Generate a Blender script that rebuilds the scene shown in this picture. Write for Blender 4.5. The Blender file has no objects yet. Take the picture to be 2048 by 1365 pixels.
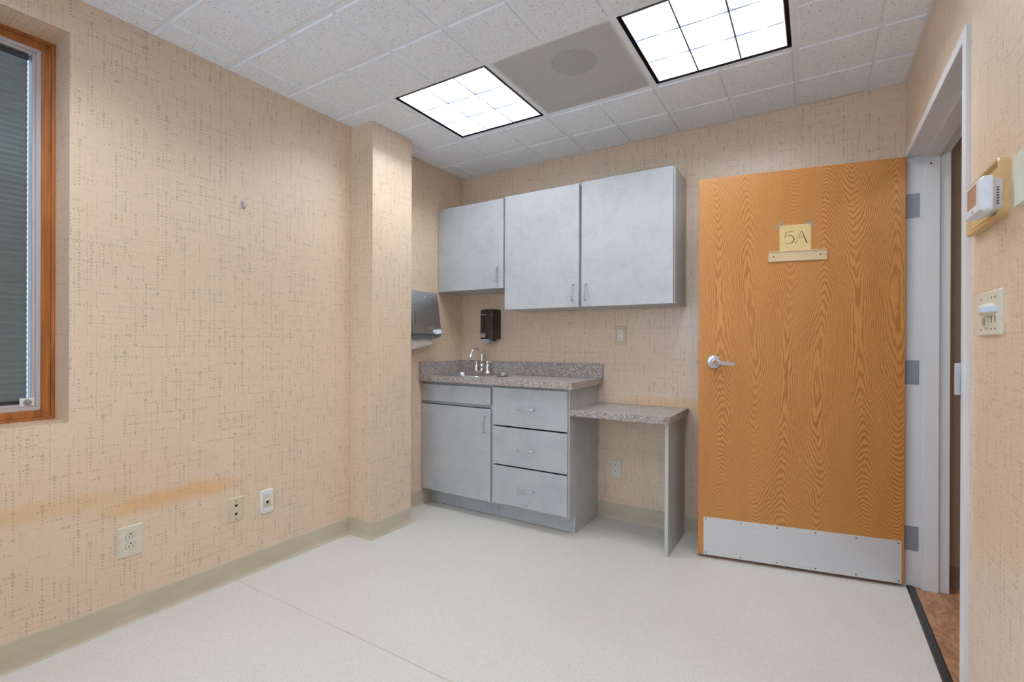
import bpy, bmesh, math, random
from mathutils import Vector, Matrix
random.seed(5)
sc = bpy.context.scene
COL = sc.collection

# ---------------------------------------------------------------- camera
f_px, yaw, pit, rol, cyo, CH = 972.233, 0.5568, -0.0008, 0.0037, 5.01, 1.1457
Fh = Vector((-math.sin(yaw), math.cos(yaw), 0)); Rr = Vector((math.cos(yaw), math.sin(yaw), 0)); Up = Vector((0, 0, 1))
Fw = Fh*math.cos(pit) + Up*math.sin(pit); U2 = Up*math.cos(pit) - Fh*math.sin(pit)
R3 = Rr*math.cos(rol) + U2*math.sin(rol); U3 = U2*math.cos(rol) - Rr*math.sin(rol)
cd = bpy.data.cameras.new('camera'); cam = bpy.data.objects.new('camera', cd); COL.objects.link(cam)
cd.sensor_width = 36; cd.lens = f_px/2048*36; cd.shift_y = cyo/2048; cd.clip_start = 0.02
m = Matrix((R3, U3, -Fw)).transposed().to_4x4(); m.translation = Vector((0, 0, CH)); cam.matrix_world = m
sc.camera = cam

# ---------------------------------------------------------------- world, exposure
w = bpy.data.worlds.new('world'); sc.world = w; w.use_nodes = True
bg = w.node_tree.nodes['Background']; bg.inputs[0].default_value = (0.62, 0.78, 1.0, 1); bg.inputs[1].default_value = 5.5
sc.view_settings.view_transform = 'Standard'; sc.view_settings.look = 'None'
sc.view_settings.gamma = 1; sc.view_settings.use_curve_mapping = False
sc.view_settings.exposure = 0.0
LAMP = 76.0          # emission of the ceiling light panels
HALL = 11.0
cy = sc.cycles
cy.max_bounces = 12; cy.diffuse_bounces = 8; cy.glossy_bounces = 5; cy.transmission_bounces = 6; cy.transparent_max_bounces = 8
cy.sample_clamp_indirect = 6.0; cy.use_denoising = True
cy.caustics_reflective = True; cy.blur_glossy = 0.5

# ---------------------------------------------------------------- room numbers
XL, XR, YB, CZ = -2.364, 0.377, 3.05, 2.44
YF = -0.85                      # wall behind the camera
PX, PY0, PY1 = -2.176, 1.9625, 2.2835

# ---------------------------------------------------------------- node helpers
def newmat(name):
    mt = bpy.data.materials.new(name); mt.use_nodes = True
    nt = mt.node_tree; nt.nodes.clear()
    out = nt.nodes.new('ShaderNodeOutputMaterial'); b = nt.nodes.new('ShaderNodeBsdfPrincipled')
    nt.links.new(b.outputs[0], out.inputs[0])
    return mt, nt, b
def put(nt, inp, v):
    if isinstance(v, bpy.types.NodeSocket): nt.links.new(v, inp)
    elif isinstance(v, (tuple, list)): inp.default_value = tuple(v) + ((1,) if len(v) == 3 and inp.type == 'RGBA' else ())
    else: inp.default_value = v
def M(nt, op, a, b=None, c=None, clamp=False):
    n = nt.nodes.new('ShaderNodeMath'); n.operation = op; n.use_clamp = clamp
    for i, v in enumerate((a, b, c)):
        if v is not None: put(nt, n.inputs[i], v)
    return n.outputs[0]
def sstep(nt, x, e0, e1, t0=0.0, t1=1.0):
    n = nt.nodes.new('ShaderNodeMapRange'); n.interpolation_type = 'SMOOTHSTEP'
    for i, v in enumerate((x, e0, e1, t0, t1)): put(nt, n.inputs[i], v)
    return n.outputs[0]
def comb(nt, x, y, z=0.0):
    n = nt.nodes.new('ShaderNodeCombineXYZ'); put(nt, n.inputs[0], x); put(nt, n.inputs[1], y); put(nt, n.inputs[2], z)
    return n.outputs[0]
def sep(nt, v):
    n = nt.nodes.new('ShaderNodeSeparateXYZ'); put(nt, n.inputs[0], v); return n.outputs
def wnoise(nt, x, y=0.0, z=0.0):
    n = nt.nodes.new('ShaderNodeTexWhiteNoise'); n.noise_dimensions = '3D'; put(nt, n.inputs['Vector'], comb(nt, x, y, z)); return n.outputs['Value']
def noise(nt, vec, scale, detail=3.0, rough=0.5, dist=0.0):
    n = nt.nodes.new('ShaderNodeTexNoise'); put(nt, n.inputs['Vector'], vec); n.inputs['Scale'].default_value = scale
    n.inputs['Detail'].default_value = detail; n.inputs['Roughness'].default_value = rough; n.inputs['Distortion'].default_value = dist
    return n.outputs['Fac']
def voro(nt, vec, scale, out='Distance'):
    n = nt.nodes.new('ShaderNodeTexVoronoi'); put(nt, n.inputs['Vector'], vec); n.inputs['Scale'].default_value = scale
    return n.outputs[out]
def mixc(nt, fac, a, b, mode='MIX'):
    n = nt.nodes.new('ShaderNodeMix'); n.data_type = 'RGBA'; n.blend_type = mode
    put(nt, n.inputs[0], fac); put(nt, n.inputs[6], a); put(nt, n.inputs[7], b); return n.outputs[2]
def ramp(nt, fac, stops):
    n = nt.nodes.new('ShaderNodeValToRGB'); put(nt, n.inputs[0], fac)
    e = n.color_ramp.elements
    while len(e) < len(stops): e.new(0.5)
    for el, (p, c) in zip(e, stops): el.position = p; el.color = tuple(c) + (1,)
    return n.outputs[0]
def pos(nt): return nt.nodes.new('ShaderNodeNewGeometry').outputs['Position']
def objc(nt): return nt.nodes.new('ShaderNodeTexCoord').outputs['Object']
def scl(nt, v, s):
    n = nt.nodes.new('ShaderNodeVectorMath'); n.operation = 'MULTIPLY'; put(nt, n.inputs[0], v); n.inputs[1].default_value = s; return n.outputs[0]
def bump(nt, b, h, strength=0.2, dist=0.001):
    n = nt.nodes.new('ShaderNodeBump'); n.inputs['Strength'].default_value = strength; n.inputs['Distance'].default_value = dist
    put(nt, n.inputs['Height'], h); nt.links.new(n.outputs[0], b.inputs['Normal'])
def setp(b, nt, color=None, rough=None, metal=None, spec=None, **k):
    if color is not None: put(nt, b.inputs['Base Color'], color)
    if rough is not None: put(nt, b.inputs['Roughness'], rough)
    if metal is not None: put(nt, b.inputs['Metallic'], metal)
    if spec is not None: put(nt, b.inputs['Specular IOR Level'], spec)
    for q, v in k.items(): put(nt, b.inputs[q.replace('_', ' ')], v)
def simple(name, color, rough=0.5, metal=0.0, spec=0.5, var=0.04, vs=40.0, **k):
    """plain procedural material: a colour with a faint mottling"""
    mt, nt, b = newmat(name)
    nz = noise(nt, objc(nt), vs, 3)
    lo = tuple(c*(1-var) for c in color); hi = tuple(min(1, c*(1+var)) for c in color)
    setp(b, nt, ramp(nt, nz, [(0.3, lo), (0.7, hi)]), rough, metal, spec, **k)
    return mt
def s2l(r, g, b_):
    def q(c):
        c /= 255.0
        return c/12.92 if c <= 0.04045 else ((c+0.055)/1.055)**2.4
    return (q(r), q(g), q(b_))

# ---------------------------------------------------------------- materials
def dots(nt, u, v, pu, pv, off, seg, prob, rmax, seed, slope=0.6):
    """lines of dots that run along v, in columns of pitch pu"""
    a = M(nt, 'ADD', M(nt, 'DIVIDE', u, pu), off)
    iu = M(nt, 'FLOOR', a)
    h = wnoise(nt, iu, seed)
    fu = M(nt, 'MULTIPLY', M(nt, 'ADD', M(nt, 'SUBTRACT', M(nt, 'SUBTRACT', a, iu), 0.5), M(nt, 'MULTIPLY', M(nt, 'SUBTRACT', h, 0.5), 0.35)), pu)
    vv = M(nt, 'ADD', v, M(nt, 'MULTIPLY', h, 0.37))
    b_ = M(nt, 'DIVIDE', vv, pv); jv = M(nt, 'FLOOR', b_)
    fv = M(nt, 'MULTIPLY', M(nt, 'SUBTRACT', M(nt, 'SUBTRACT', b_, jv), 0.5), pv)
    s_ = M(nt, 'DIVIDE', M(nt, 'MULTIPLY', jv, pv), seg); sj = M(nt, 'FLOOR', s_)
    on = M(nt, 'LESS_THAN', wnoise(nt, iu, sj, seed+3.1), prob)
    t = M(nt, 'FRACT', M(nt, 'ADD', M(nt, 'SUBTRACT', s_, sj), wnoise(nt, iu, sj, seed+7.7)))
    t = M(nt, 'POWER', t, 2.5)
    cellh = wnoise(nt, iu, jv, seed+5.0)
    r = M(nt, 'MULTIPLY', M(nt, 'MULTIPLY', M(nt, 'ADD', 1-slope, M(nt, 'MULTIPLY', t, slope)), M(nt, 'ADD', 0.65, M(nt, 'MULTIPLY', cellh, 0.35))), M(nt, 'MULTIPLY', on, rmax))
    d = M(nt, 'SQRT', M(nt, 'ADD', M(nt, 'MULTIPLY', fu, fu), M(nt, 'MULTIPLY', fv, fv)))
    disk = sstep(nt, d, M(nt, 'ADD', r, 0.0005), M(nt, 'SUBTRACT', r, 0.0005))
    disk = M(nt, 'MULTIPLY', disk, on)
    inner = sstep(nt, d, M(nt, 'MULTIPLY', r, 0.75), M(nt, 'MULTIPLY', r, 0.35))
    big = sstep(nt, r, 0.0028, 0.0042)
    return M(nt, 'MULTIPLY', disk, M(nt, 'SUBTRACT', 1.0, M(nt, 'MULTIPLY', M(nt, 'MULTIPLY', inner, big), 0.6)))
def wallpaper(name, stain=None):
    mt, nt, b = newmat(name)
    g = nt.nodes.new('ShaderNodeNewGeometry')
    P = sep(nt, g.outputs['Position']); Nn = sep(nt, g.outputs['True Normal'])
    nx = M(nt, 'GREATER_THAN', M(nt, 'ABSOLUTE', Nn[0]), 0.6); nz = M(nt, 'GREATER_THAN', M(nt, 'ABSOLUTE', Nn[2]), 0.6)
    def sel(f, a_, b_): return M(nt, 'ADD', M(nt, 'MULTIPLY', f, a_), M(nt, 'MULTIPLY', M(nt, 'SUBTRACT', 1.0, f), b_))
    u = sel(nx, P[1], P[0]); v = sel(nz, P[1], P[2])
    fam = [dots(nt, u, v, 0.036, 0.0130, 0.10, 0.091, 0.42, 0.0072, 1.0, 0.64),
           dots(nt, u, v, 0.036, 0.0090, 0.58, 0.063, 0.42, 0.0034, 2.0, 0.4),
           dots(nt, v, u, 0.040, 0.0125, 0.30, 0.0625, 0.36, 0.0056, 3.0, 0.6),
           dots(nt, v, u, 0.024, 0.0085, 0.75, 0.051, 0.36, 0.0026, 4.0, 0.3),
           dots(nt, u, v, 0.0215, 0.0070, 0.33, 0.049, 0.28, 0.0020, 6.0, 0.2)]
    strength = [1.0, 0.95, 1.0, 0.85, 0.7]
    tot = None
    for f_, s_ in zip(fam, strength):
        q = M(nt, 'MULTIPLY', f_, s_); tot = q if tot is None else M(nt, 'MAXIMUM', tot, q)
    wob = noise(nt, comb(nt, u, v), 9.0, 2)
    tot = M(nt, 'MULTIPLY', tot, sstep(nt, wob, 0.25, 0.6, 0.45, 0.80))
    weave = noise(nt, comb(nt, M(nt, 'MULTIPLY', u, 45.0), M(nt, 'MULTIPLY', v, 420.0)), 1.0, 3, 0.6)
    weave2 = noise(nt, comb(nt, M(nt, 'MULTIPLY', u, 380.0), M(nt, 'MULTIPLY', v, 30.0)), 1.0, 2, 0.6)
    base = mixc(nt, sstep(nt, weave, 0.3, 0.75), s2l(227, 205, 179), s2l(216, 191, 163))
    base = mixc(nt, sstep(nt, weave2, 0.45, 0.8, 0.0, 0.35), base, s2l(199, 176, 151))
    base = mixc(nt, sstep(nt, noise(nt, comb(nt, u, v), 2.2, 2), 0.35, 0.7, 0.0, 0.5), base, s2l(219, 195, 172))
    if stain:
        # (u centre, v centre at it, slope, half length, half height, strength)
        tot_s = None
        for (uc, vc, sl, hl, hh, st) in stain:
            du = M(nt, 'DIVIDE', M(nt, 'SUBTRACT', u, uc), hl)
            vc_ = M(nt, 'ADD', vc, M(nt, 'MULTIPLY', M(nt, 'SUBTRACT', u, uc), sl))
            dv = M(nt, 'DIVIDE', M(nt, 'SUBTRACT', M(nt, 'ADD', v, M(nt, 'MULTIPLY', M(nt, 'SUBTRACT', noise(nt, comb(nt, u, v), 14, 3), 0.5), hh*0.8)), vc_), hh)
            d = M(nt, 'SQRT', M(nt, 'ADD', M(nt, 'POWER', M(nt, 'ABSOLUTE', du), 2.6), M(nt, 'MULTIPLY', dv, dv)))
            q = sstep(nt, d, 1.0, 0.25, 0.0, st); tot_s = q if tot_s is None else M(nt, 'MAXIMUM', tot_s, q)
        base = mixc(nt, tot_s, base, s2l(216, 168, 100))
    col = mixc(nt, tot, base, s2l(158, 145, 122))
    setp(b, nt, col, 0.40, 0, 0.9, Coat_Weight=0.35, Coat_Roughness=0.36)
    bump(nt, b, weave, 0.10, 0.0004)
    return mt
M_wall = wallpaper('wallpaper')
M_wall_left = wallpaper('wallpaper_left', [(1.02, 0.478, -0.005, 0.37, 0.062, 0.70), (0.60, 0.535, -0.02, 0.40, 0.06, 0.45), (0.75, 0.60, 0.0, 0.6, 0.16, 0.10)])
M_wall_back = wallpaper('wallpaper_back', [(-0.75, 0.775, 0.0, 0.42, 0.060, 0.55), (-0.9, 0.72, 0.0, 0.30, 0.05, 0.35)])

def mat_tile():
    mt, nt, b = newmat('acoustic_tile'); P = pos(nt)
    v1 = voro(nt, scl(nt, P, (1, 1, 0.0)), 140.0); h = voro(nt, scl(nt, P, (1, 1, 0.0)), 140.0, 'Color')
    hx = sep(nt, h)[0]
    hole = M(nt, 'MULTIPLY', sstep(nt, v1, 0.30, 0.16), M(nt, 'GREATER_THAN', hx, 0.62))
    fis = noise(nt, scl(nt, P, (1, 1, 0)), 95.0, 3, 0.6, 1.5)
    fis = M(nt, 'MULTIPLY', sstep(nt, fis, 0.63, 0.70), sstep(nt, noise(nt, P, 9.0, 2), 0.4, 0.6))
    spot = M(nt, 'MAXIMUM', hole, M(nt, 'MULTIPLY', fis, 0.7))
    g = nt.nodes.new('ShaderNodeNewGeometry'); nzz = sep(nt, g.outputs['True Normal'])[2]
    low = M(nt, 'LESS_THAN', sep(nt, P)[2], CZ-0.004)
    spot = M(nt, 'MULTIPLY', spot, low)
    col = mixc(nt, M(nt, 'MULTIPLY', spot, 0.85), mixc(nt, noise(nt, P, 60, 3), s2l(230, 236, 243), s2l(238, 243, 249)), s2l(96, 94, 92))
    setp(b, nt, col, 0.9, 0, 0.2); bump(nt, b, M(nt, 'SUBTRACT', 1.0, spot), 0.4, 0.001)
    return mt
M_tile = mat_tile()
M_grid = simple('ceiling_grid_paint', s2l(232, 238, 245), 0.45)

def mat_floor():
    mt, nt, b = newmat('sheet_vinyl'); P = pos(nt)
    fl = sep(nt, voro(nt, P, 330.0, 'Color'))[0]
    col = ramp(nt, fl, [(0.0, s2l(206, 203, 197)), (0.35, s2l(215, 212, 206)), (0.8, s2l(220, 217, 211)), (1.0, s2l(227, 224, 218))])
    y = sep(nt, P)
    wave = M(nt, 'MULTIPLY', M(nt, 'SUBTRACT', noise(nt, P, 4.0, 3), 0.5), 0.004)
    d = M(nt, 'ABSOLUTE', M(nt, 'SUBTRACT', M(nt, 'ADD', y[1], wave), 1.287))
    seam = sstep(nt, d, 0.0024, 0.0006)
    halo = sstep(nt, d, 0.012, 0.0)
    dirt = noise(nt, P, 6, 3)
    col = mixc(nt, M(nt, 'MULTIPLY', halo, sstep(nt, dirt, 0.5, 0.7, 0.0, 0.28)), col, s2l(196, 172, 130))
    col = mixc(nt, M(nt, 'MULTIPLY', seam, sstep(nt, dirt, 0.3, 0.6, 0.25, 0.60)), col, s2l(140, 118, 90))
    col = mixc(nt, sstep(nt, noise(nt, P, 1.3, 4), 0.4, 0.75, 0, 0.22), col, s2l(202, 190, 176))
    vs = voro(nt, P, 4.2); hs = sep(nt, voro(nt, P, 4.2, 'Color'))[1]
    sp = M(nt, 'MULTIPLY', sstep(nt, vs, 0.016, 0.010), M(nt, 'GREATER_THAN', hs, 0.72))
    col = mixc(nt, M(nt, 'MULTIPLY', sp, 0.6), col, s2l(110, 98, 88))
    setp(b, nt, col, sstep(nt, noise(nt, P, 5, 3), 0.3, 0.7, 0.38, 0.5), 0, 0.4)
    return mt
M_floor = mat_floor()
def mat_cove():
    mt, nt, b = newmat('vinyl_cove_base'); P = pos(nt)
    col = ramp(nt, noise(nt, scl(nt, P, (6, 6, 20)), 1.0, 4), [(0.25, s2l(187, 176, 154)), (0.75, s2l(200, 190, 169))])
    setp(b, nt, col, 0.42, 0, 0.45); return mt
M_cove = mat_cove()
def mat_lam(name, k=1.0, tint=(1, 1, 1)):
    mt, nt, b = newmat(name); P = pos(nt)
    n1 = noise(nt, P, 6.5, 6, 0.7, 0.2); n2 = noise(nt, P, 60.0, 4, 0.7)
    c = [tuple(x*k*t for x, t in zip(s2l(*q), tint)) for q in ((176, 181, 185), (186, 190, 193), (194, 196, 197))]
    col = ramp(nt, n1, [(0.3, c[0]), (0.5, c[1]), (0.72, c[2])])
    fine = ramp(nt, n2, [(0.35, (0.90, 0.90, 0.90)), (0.65, (1, 1, 1))])
    col = mixc(nt, 0.8, col, fine, 'MULTIPLY')
    setp(b, nt, col, 0.42, 0, 0.45); return mt
M_lam = mat_lam('grey_blue_laminate')
M_edge = simple('laminate_edge_band', s2l(188, 194, 196), 0.4)
M_dark = simple('dark_gap', s2l(60, 52, 48), 0.8)
def mat_stone():
    mt, nt, b = newmat('speckled_countertop_laminate'); P = pos(nt)
    c1 = sep(nt, voro(nt, P, 460.0, 'Color')); c2 = sep(nt, voro(nt, P, 300.0, 'Color'))
    col = ramp(nt, c1[0], [(0.0, s2l(88, 80, 76)), (0.25, s2l(132, 123, 118)), (0.6, s2l(162, 153, 148)), (1.0, s2l(204, 196, 192))])
    col = mixc(nt, M(nt, 'GREATER_THAN', c2[1], 0.8), col, s2l(212, 202, 196))
    col = mixc(nt, M(nt, 'LESS_THAN', c2[1], 0.12), col, s2l(98, 86, 80))
    setp(b, nt, col, 0.38, 0, 0.5); return mt
M_stone = mat_stone()
def mat_oak():
    mt, nt, b = newmat('oak_veneer'); P = objc(nt); p = sep(nt, P)
    x, z = p[0], p[2]
    L = 0.31
    warp = M(nt, 'MULTIPLY', M(nt, 'SUBTRACT', noise(nt, comb(nt, M(nt, 'MULTIPLY', x, 3.2), M(nt, 'MULTIPLY', z, 1.6)), 1.0, 3), 0.5), 0.11)
    xw = M(nt, 'ADD', x, warp)
    c = M(nt, 'COSINE', M(nt, 'MULTIPLY', M(nt, 'ADD', xw, -0.03), 2*math.pi/L))
    zc = M(nt, 'ADD', 1.15, M(nt, 'MULTIPLY', M(nt, 'SINE', M(nt, 'MULTIPLY', M(nt, 'ADD', x, 0.12), 9.0)), 0.22))
    dz = M(nt, 'SUBTRACT', z, zc)
    ph = M(nt, 'SUBTRACT', M(nt, 'MULTIPLY', c, 8.5), M(nt, 'MULTIPLY', M(nt, 'MULTIPLY', dz, dz), 26.0))
    ph = M(nt, 'ADD', ph, M(nt, 'MULTIPLY', x, 14.0))
    ph = M(nt, 'ADD', ph, M(nt, 'MULTIPLY', noise(nt, comb(nt, M(nt, 'MULTIPLY', x, 14.0), M(nt, 'MULTIPLY', z, 3.0)), 1.0, 3), 2.2))
    ph = M(nt, 'ADD', ph, M(nt, 'MULTIPLY', noise(nt, comb(nt, M(nt, 'MULTIPLY', x, 75.0), M(nt, 'MULTIPLY', z, 16.0)), 1.0, 2), 1.0))
    fr = M(nt, 'FRACT', ph)
    line = sstep(nt, M(nt, 'ABSOLUTE', M(nt, 'SUBTRACT', fr, 0.5)), 0.14, 0.47)
    pores = noise(nt, comb(nt, M(nt, 'MULTIPLY', x, 420.0), M(nt, 'MULTIPLY', z, 26.0)), 1.0, 4, 0.65)
    fade = sstep(nt, noise(nt, comb(nt, M(nt, 'MULTIPLY', x, 12.0), M(nt, 'MULTIPLY', z, 2.2)), 1.0, 3), 0.3, 0.7, 0.6, 1.0)
    col = mixc(nt, M(nt, 'MULTIPLY', line, fade), s2l(207, 146, 79), s2l(154, 95, 43))
    col = mixc(nt, sstep(nt, pores, 0.45, 0.68, 0, 0.42), col, s2l(150, 97, 48))
    col = mixc(nt, sstep(nt, noise(nt, comb(nt, M(nt, 'MULTIPLY', x, 5.0), M(nt, 'MULTIPLY', z, 1.0)), 1.0, 3), 0.35, 0.7, 0, 0.45), col, s2l(190, 132, 72))
    setp(b, nt, col, 0.36, 0, 0.5); return mt
M_oak = mat_oak()
def mat_wframe():
    mt, nt, b = newmat('stained_window_wood'); P = pos(nt)
    n = noise(nt, scl(nt, P, (60, 60, 4)), 1.0, 4, 0.6)
    setp(b, nt, ramp(nt, n, [(0.3, s2l(128, 70, 26)), (0.7, s2l(176, 108, 52))]), 0.35, 0, 0.5); return mt
M_wframe = mat_wframe()
M_paint = simple('door_frame_paint', s2l(216, 217, 219), 0.38, var=0.015, vs=6)
M_alu = simple('window_aluminium', s2l(196, 190, 192), 0.38, 0.35)
M_satin = simple('satin_chrome', s2l(205, 206, 212), 0.28, 0.9)
M_chrome = simple('chrome', (0.85, 0.86, 0.88), 0.07, 1.0)
def mat_brushed(name, c, rough=0.3, ax=(4, 4, 300), metal=1.0):
    mt, nt, b = newmat(name)
    n = noise(nt, scl(nt, objc(nt), ax), 1.0, 3)
    setp(b, nt, ramp(nt, n, [(0.3, tuple(q*0.92 for q in c)), (0.7, c)]), rough, metal); bump(nt, b, n, 0.03, 0.0003); return mt
M_kick = mat_brushed('satin_aluminium_sheet', s2l(222, 224, 227), 0.45, (4, 4, 300), 0.3)
M_steel = mat_brushed('brushed_stainless_steel', (0.62, 0.63, 0.65), 0.32)
M_hinge = simple('hinge_steel', s2l(152, 158, 170), 0.42, 0.5)
M_white = simple('white_plastic', s2l(228, 226, 220), 0.4)
M_coolw = simple('cool_white_plastic', s2l(222, 226, 232), 0.35)
M_ivory = simple('ivory_plastic', s2l(206, 194, 166), 0.4)
M_offwhite = simple('off_white_plastic', s2l(214, 208, 190), 0.4)
M_tan = simple('tan_plastic', s2l(205, 174, 122), 0.38)
M_black = simple('black_slot', (0.012, 0.010, 0.010), 0.6)
M_blackgap = simple('black_light_reveal', (0.02, 0.022, 0.03), 0.6)
M_louver = simple('parabolic_louver_aluminium', (0.86, 0.87, 0.88), 0.35, 0.6)
M_reflector = simple('white_lamp_reflector', s2l(244, 244, 244), 0.5)
M_lipshade = simple('louver_lip_shade', s2l(92, 98, 116), 0.5, 0.2)  # blade lips, darkened to paint in the shade of their unlit bottom edges
M_screen = simple('lcd_screen', s2l(176, 142, 128), 0.15, var=0.08)
M_card = simple('cream_card', s2l(228, 202, 142), 0.5)
M_ink = simple('brown_ink', s2l(84, 66, 40), 0.6)
M_brass = simple('pale_gold_anodised', s2l(226, 204, 166), 0.35, 0.25)
M_paper = simple('white_paper', s2l(222, 216, 214), 0.8, var=0.05)
M_threshold = simple('black_rubber_threshold', s2l(38, 38, 38), 0.35, var=0.35, vs=90)
M_blue = simple('light_blue_band', s2l(196, 212, 232), 0.4)
M_blacktxt = simple('dark_grey_print', s2l(70, 70, 72), 0.6)
M_white_print = simple('white_print', s2l(215, 213, 212), 0.6)
M_soapbar = simple('frosted_white_plastic', s2l(168, 174, 180), 0.35)
def mat_smoke():
    mt, nt, b = newmat('smoked_brown_plastic')
    setp(b, nt, ramp(nt, noise(nt, objc(nt), 30, 3), [(0.3, s2l(50, 38, 30)), (0.7, s2l(66, 52, 40))]), 0.16, 0, 0.5, Alpha=0.86); return mt
M_smoke = mat_smoke()
M_soapin = simple('dark_brown_plastic', s2l(56, 42, 34), 0.4)
M_tape = simple('clear_tape', s2l(212, 190, 170), 0.3, Alpha=0.35)
M_halltan = simple('hall_wall_paint', s2l(150, 130, 110), 0.7)
M_hallbase = simple('hall_base', s2l(120, 100, 90), 0.5)
def mat_hallfloor():
    mt, nt, b = newmat('wood_look_vinyl'); P = pos(nt)
    n = noise(nt, scl(nt, P, (4, 1.6, 1)), 6.0, 5, 0.6, 1.6)
    setp(b, nt, ramp(nt, n, [(0.3, s2l(120, 82, 58)), (0.5, s2l(168, 122, 88)), (0.7, s2l(192, 148, 112))]), 0.4, 0, 0.45); return mt
M_hallfloor = mat_hallfloor()
def mat_blind():
    mt, nt, b = newmat('pleated_blind_fabric'); z = sep(nt, pos(nt))
    n = noise(nt, scl(nt, pos(nt), (200, 300, 300)), 1.0, 2)
    c = ramp(nt, n, [(0.3, s2l(184, 183, 177)), (0.7, s2l(198, 197, 190))])
    setp(b, nt, c, 0.9, 0, 0.2)
    t = nt.nodes.new('ShaderNodeBsdfTranslucent'); nt.links.new(c, t.inputs[0])
    mx = nt.nodes.new('ShaderNodeMixShader'); mx.inputs[0].default_value = 0.42
    nt.links.new(b.outputs[0], mx.inputs[1]); nt.links.new(t.outputs[0], mx.inputs[2]); nt.links.new(mx.outputs[0], nt.nodes['Material Output'].inputs[0])
    return mt
M_blind = mat_blind()
def mat_glass():
    mt, nt, b = newmat('window_glass')
    nt.nodes.remove(b)
    out = nt.nodes['Material Output']
    t = nt.nodes.new('ShaderNodeBsdfTransparent'); t.inputs[0].default_value = (0.9, 0.93, 0.94, 1)
    g = nt.nodes.new('ShaderNodeBsdfGlossy'); g.inputs['Roughness'].default_value = 0.02
    fr = nt.nodes.new('ShaderNodeFresnel'); fr.inputs[0].default_value = 1.45
    mx = nt.nodes.new('ShaderNodeMixShader'); nt.links.new(fr.outputs[0], mx.inputs[0]); nt.links.new(t.outputs[0], mx.inputs[1]); nt.links.new(g.outputs[0], mx.inputs[2])
    nt.links.new(mx.outputs[0], out.inputs[0]); return mt
M_glass = mat_glass()
def mat_perf():
    mt, nt, b = newmat('perforated_sheet'); p = sep(nt, objc(nt))
    pitch = 0.0058
    row = M(nt, 'DIVIDE', p[1], pitch*0.866); ir = M(nt, 'FLOOR', row)
    odd = M(nt, 'MULTIPLY', M(nt, 'FLOORED_MODULO', ir, 2.0), 0.5)
    cx = M(nt, 'ADD', M(nt, 'DIVIDE', p[0], pitch), odd)
    fx = M(nt, 'MULTIPLY', M(nt, 'SUBTRACT', M(nt, 'FRACT', cx), 0.5), pitch)
    fy = M(nt, 'MULTIPLY', M(nt, 'SUBTRACT', M(nt, 'FRACT', row), 0.5), pitch*0.866)
    d = M(nt, 'SQRT', M(nt, 'ADD', M(nt, 'MULTIPLY', fx, fx), M(nt, 'MULTIPLY', fy, fy)))
    a = M(nt, 'GREATER_THAN', d, 0.00205)
    inside = M(nt, 'MULTIPLY', M(nt, 'LESS_THAN', M(nt, 'ABSOLUTE', p[0]), 0.283), M(nt, 'LESS_THAN', M(nt, 'ABSOLUTE', p[1]), 0.283))
    a = M(nt, 'MAXIMUM', a, M(nt, 'SUBTRACT', 1.0, inside))
    setp(b, nt, s2l(214, 214, 213), 0.5, 0, 0.4, Alpha=a); return mt
M_perf = mat_perf()
def mat_emit(name, c, s):
    mt = bpy.data.materials.new(name); mt.use_nodes = True; nt = mt.node_tree; nt.nodes.clear()
    o = nt.nodes.new('ShaderNodeOutputMaterial'); e = nt.nodes.new('ShaderNodeEmission')
    e.inputs[0].default_value = tuple(c) + (1,); e.inputs[1].default_value = s; nt.links.new(e.outputs[0], o.inputs[0])
    return mt
M_lamp = mat_emit('fluorescent_light', (0.915, 0.975, 1.05), LAMP)
M_hlamp = mat_emit('hall_fill_light', (1.0, 0.95, 0.88), HALL)
M_ductin = simple('duct_interior', s2l(236, 236, 236), 0.6)
M_neck = simple('duct_neck', s2l(30, 30, 31), 0.7)

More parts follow.
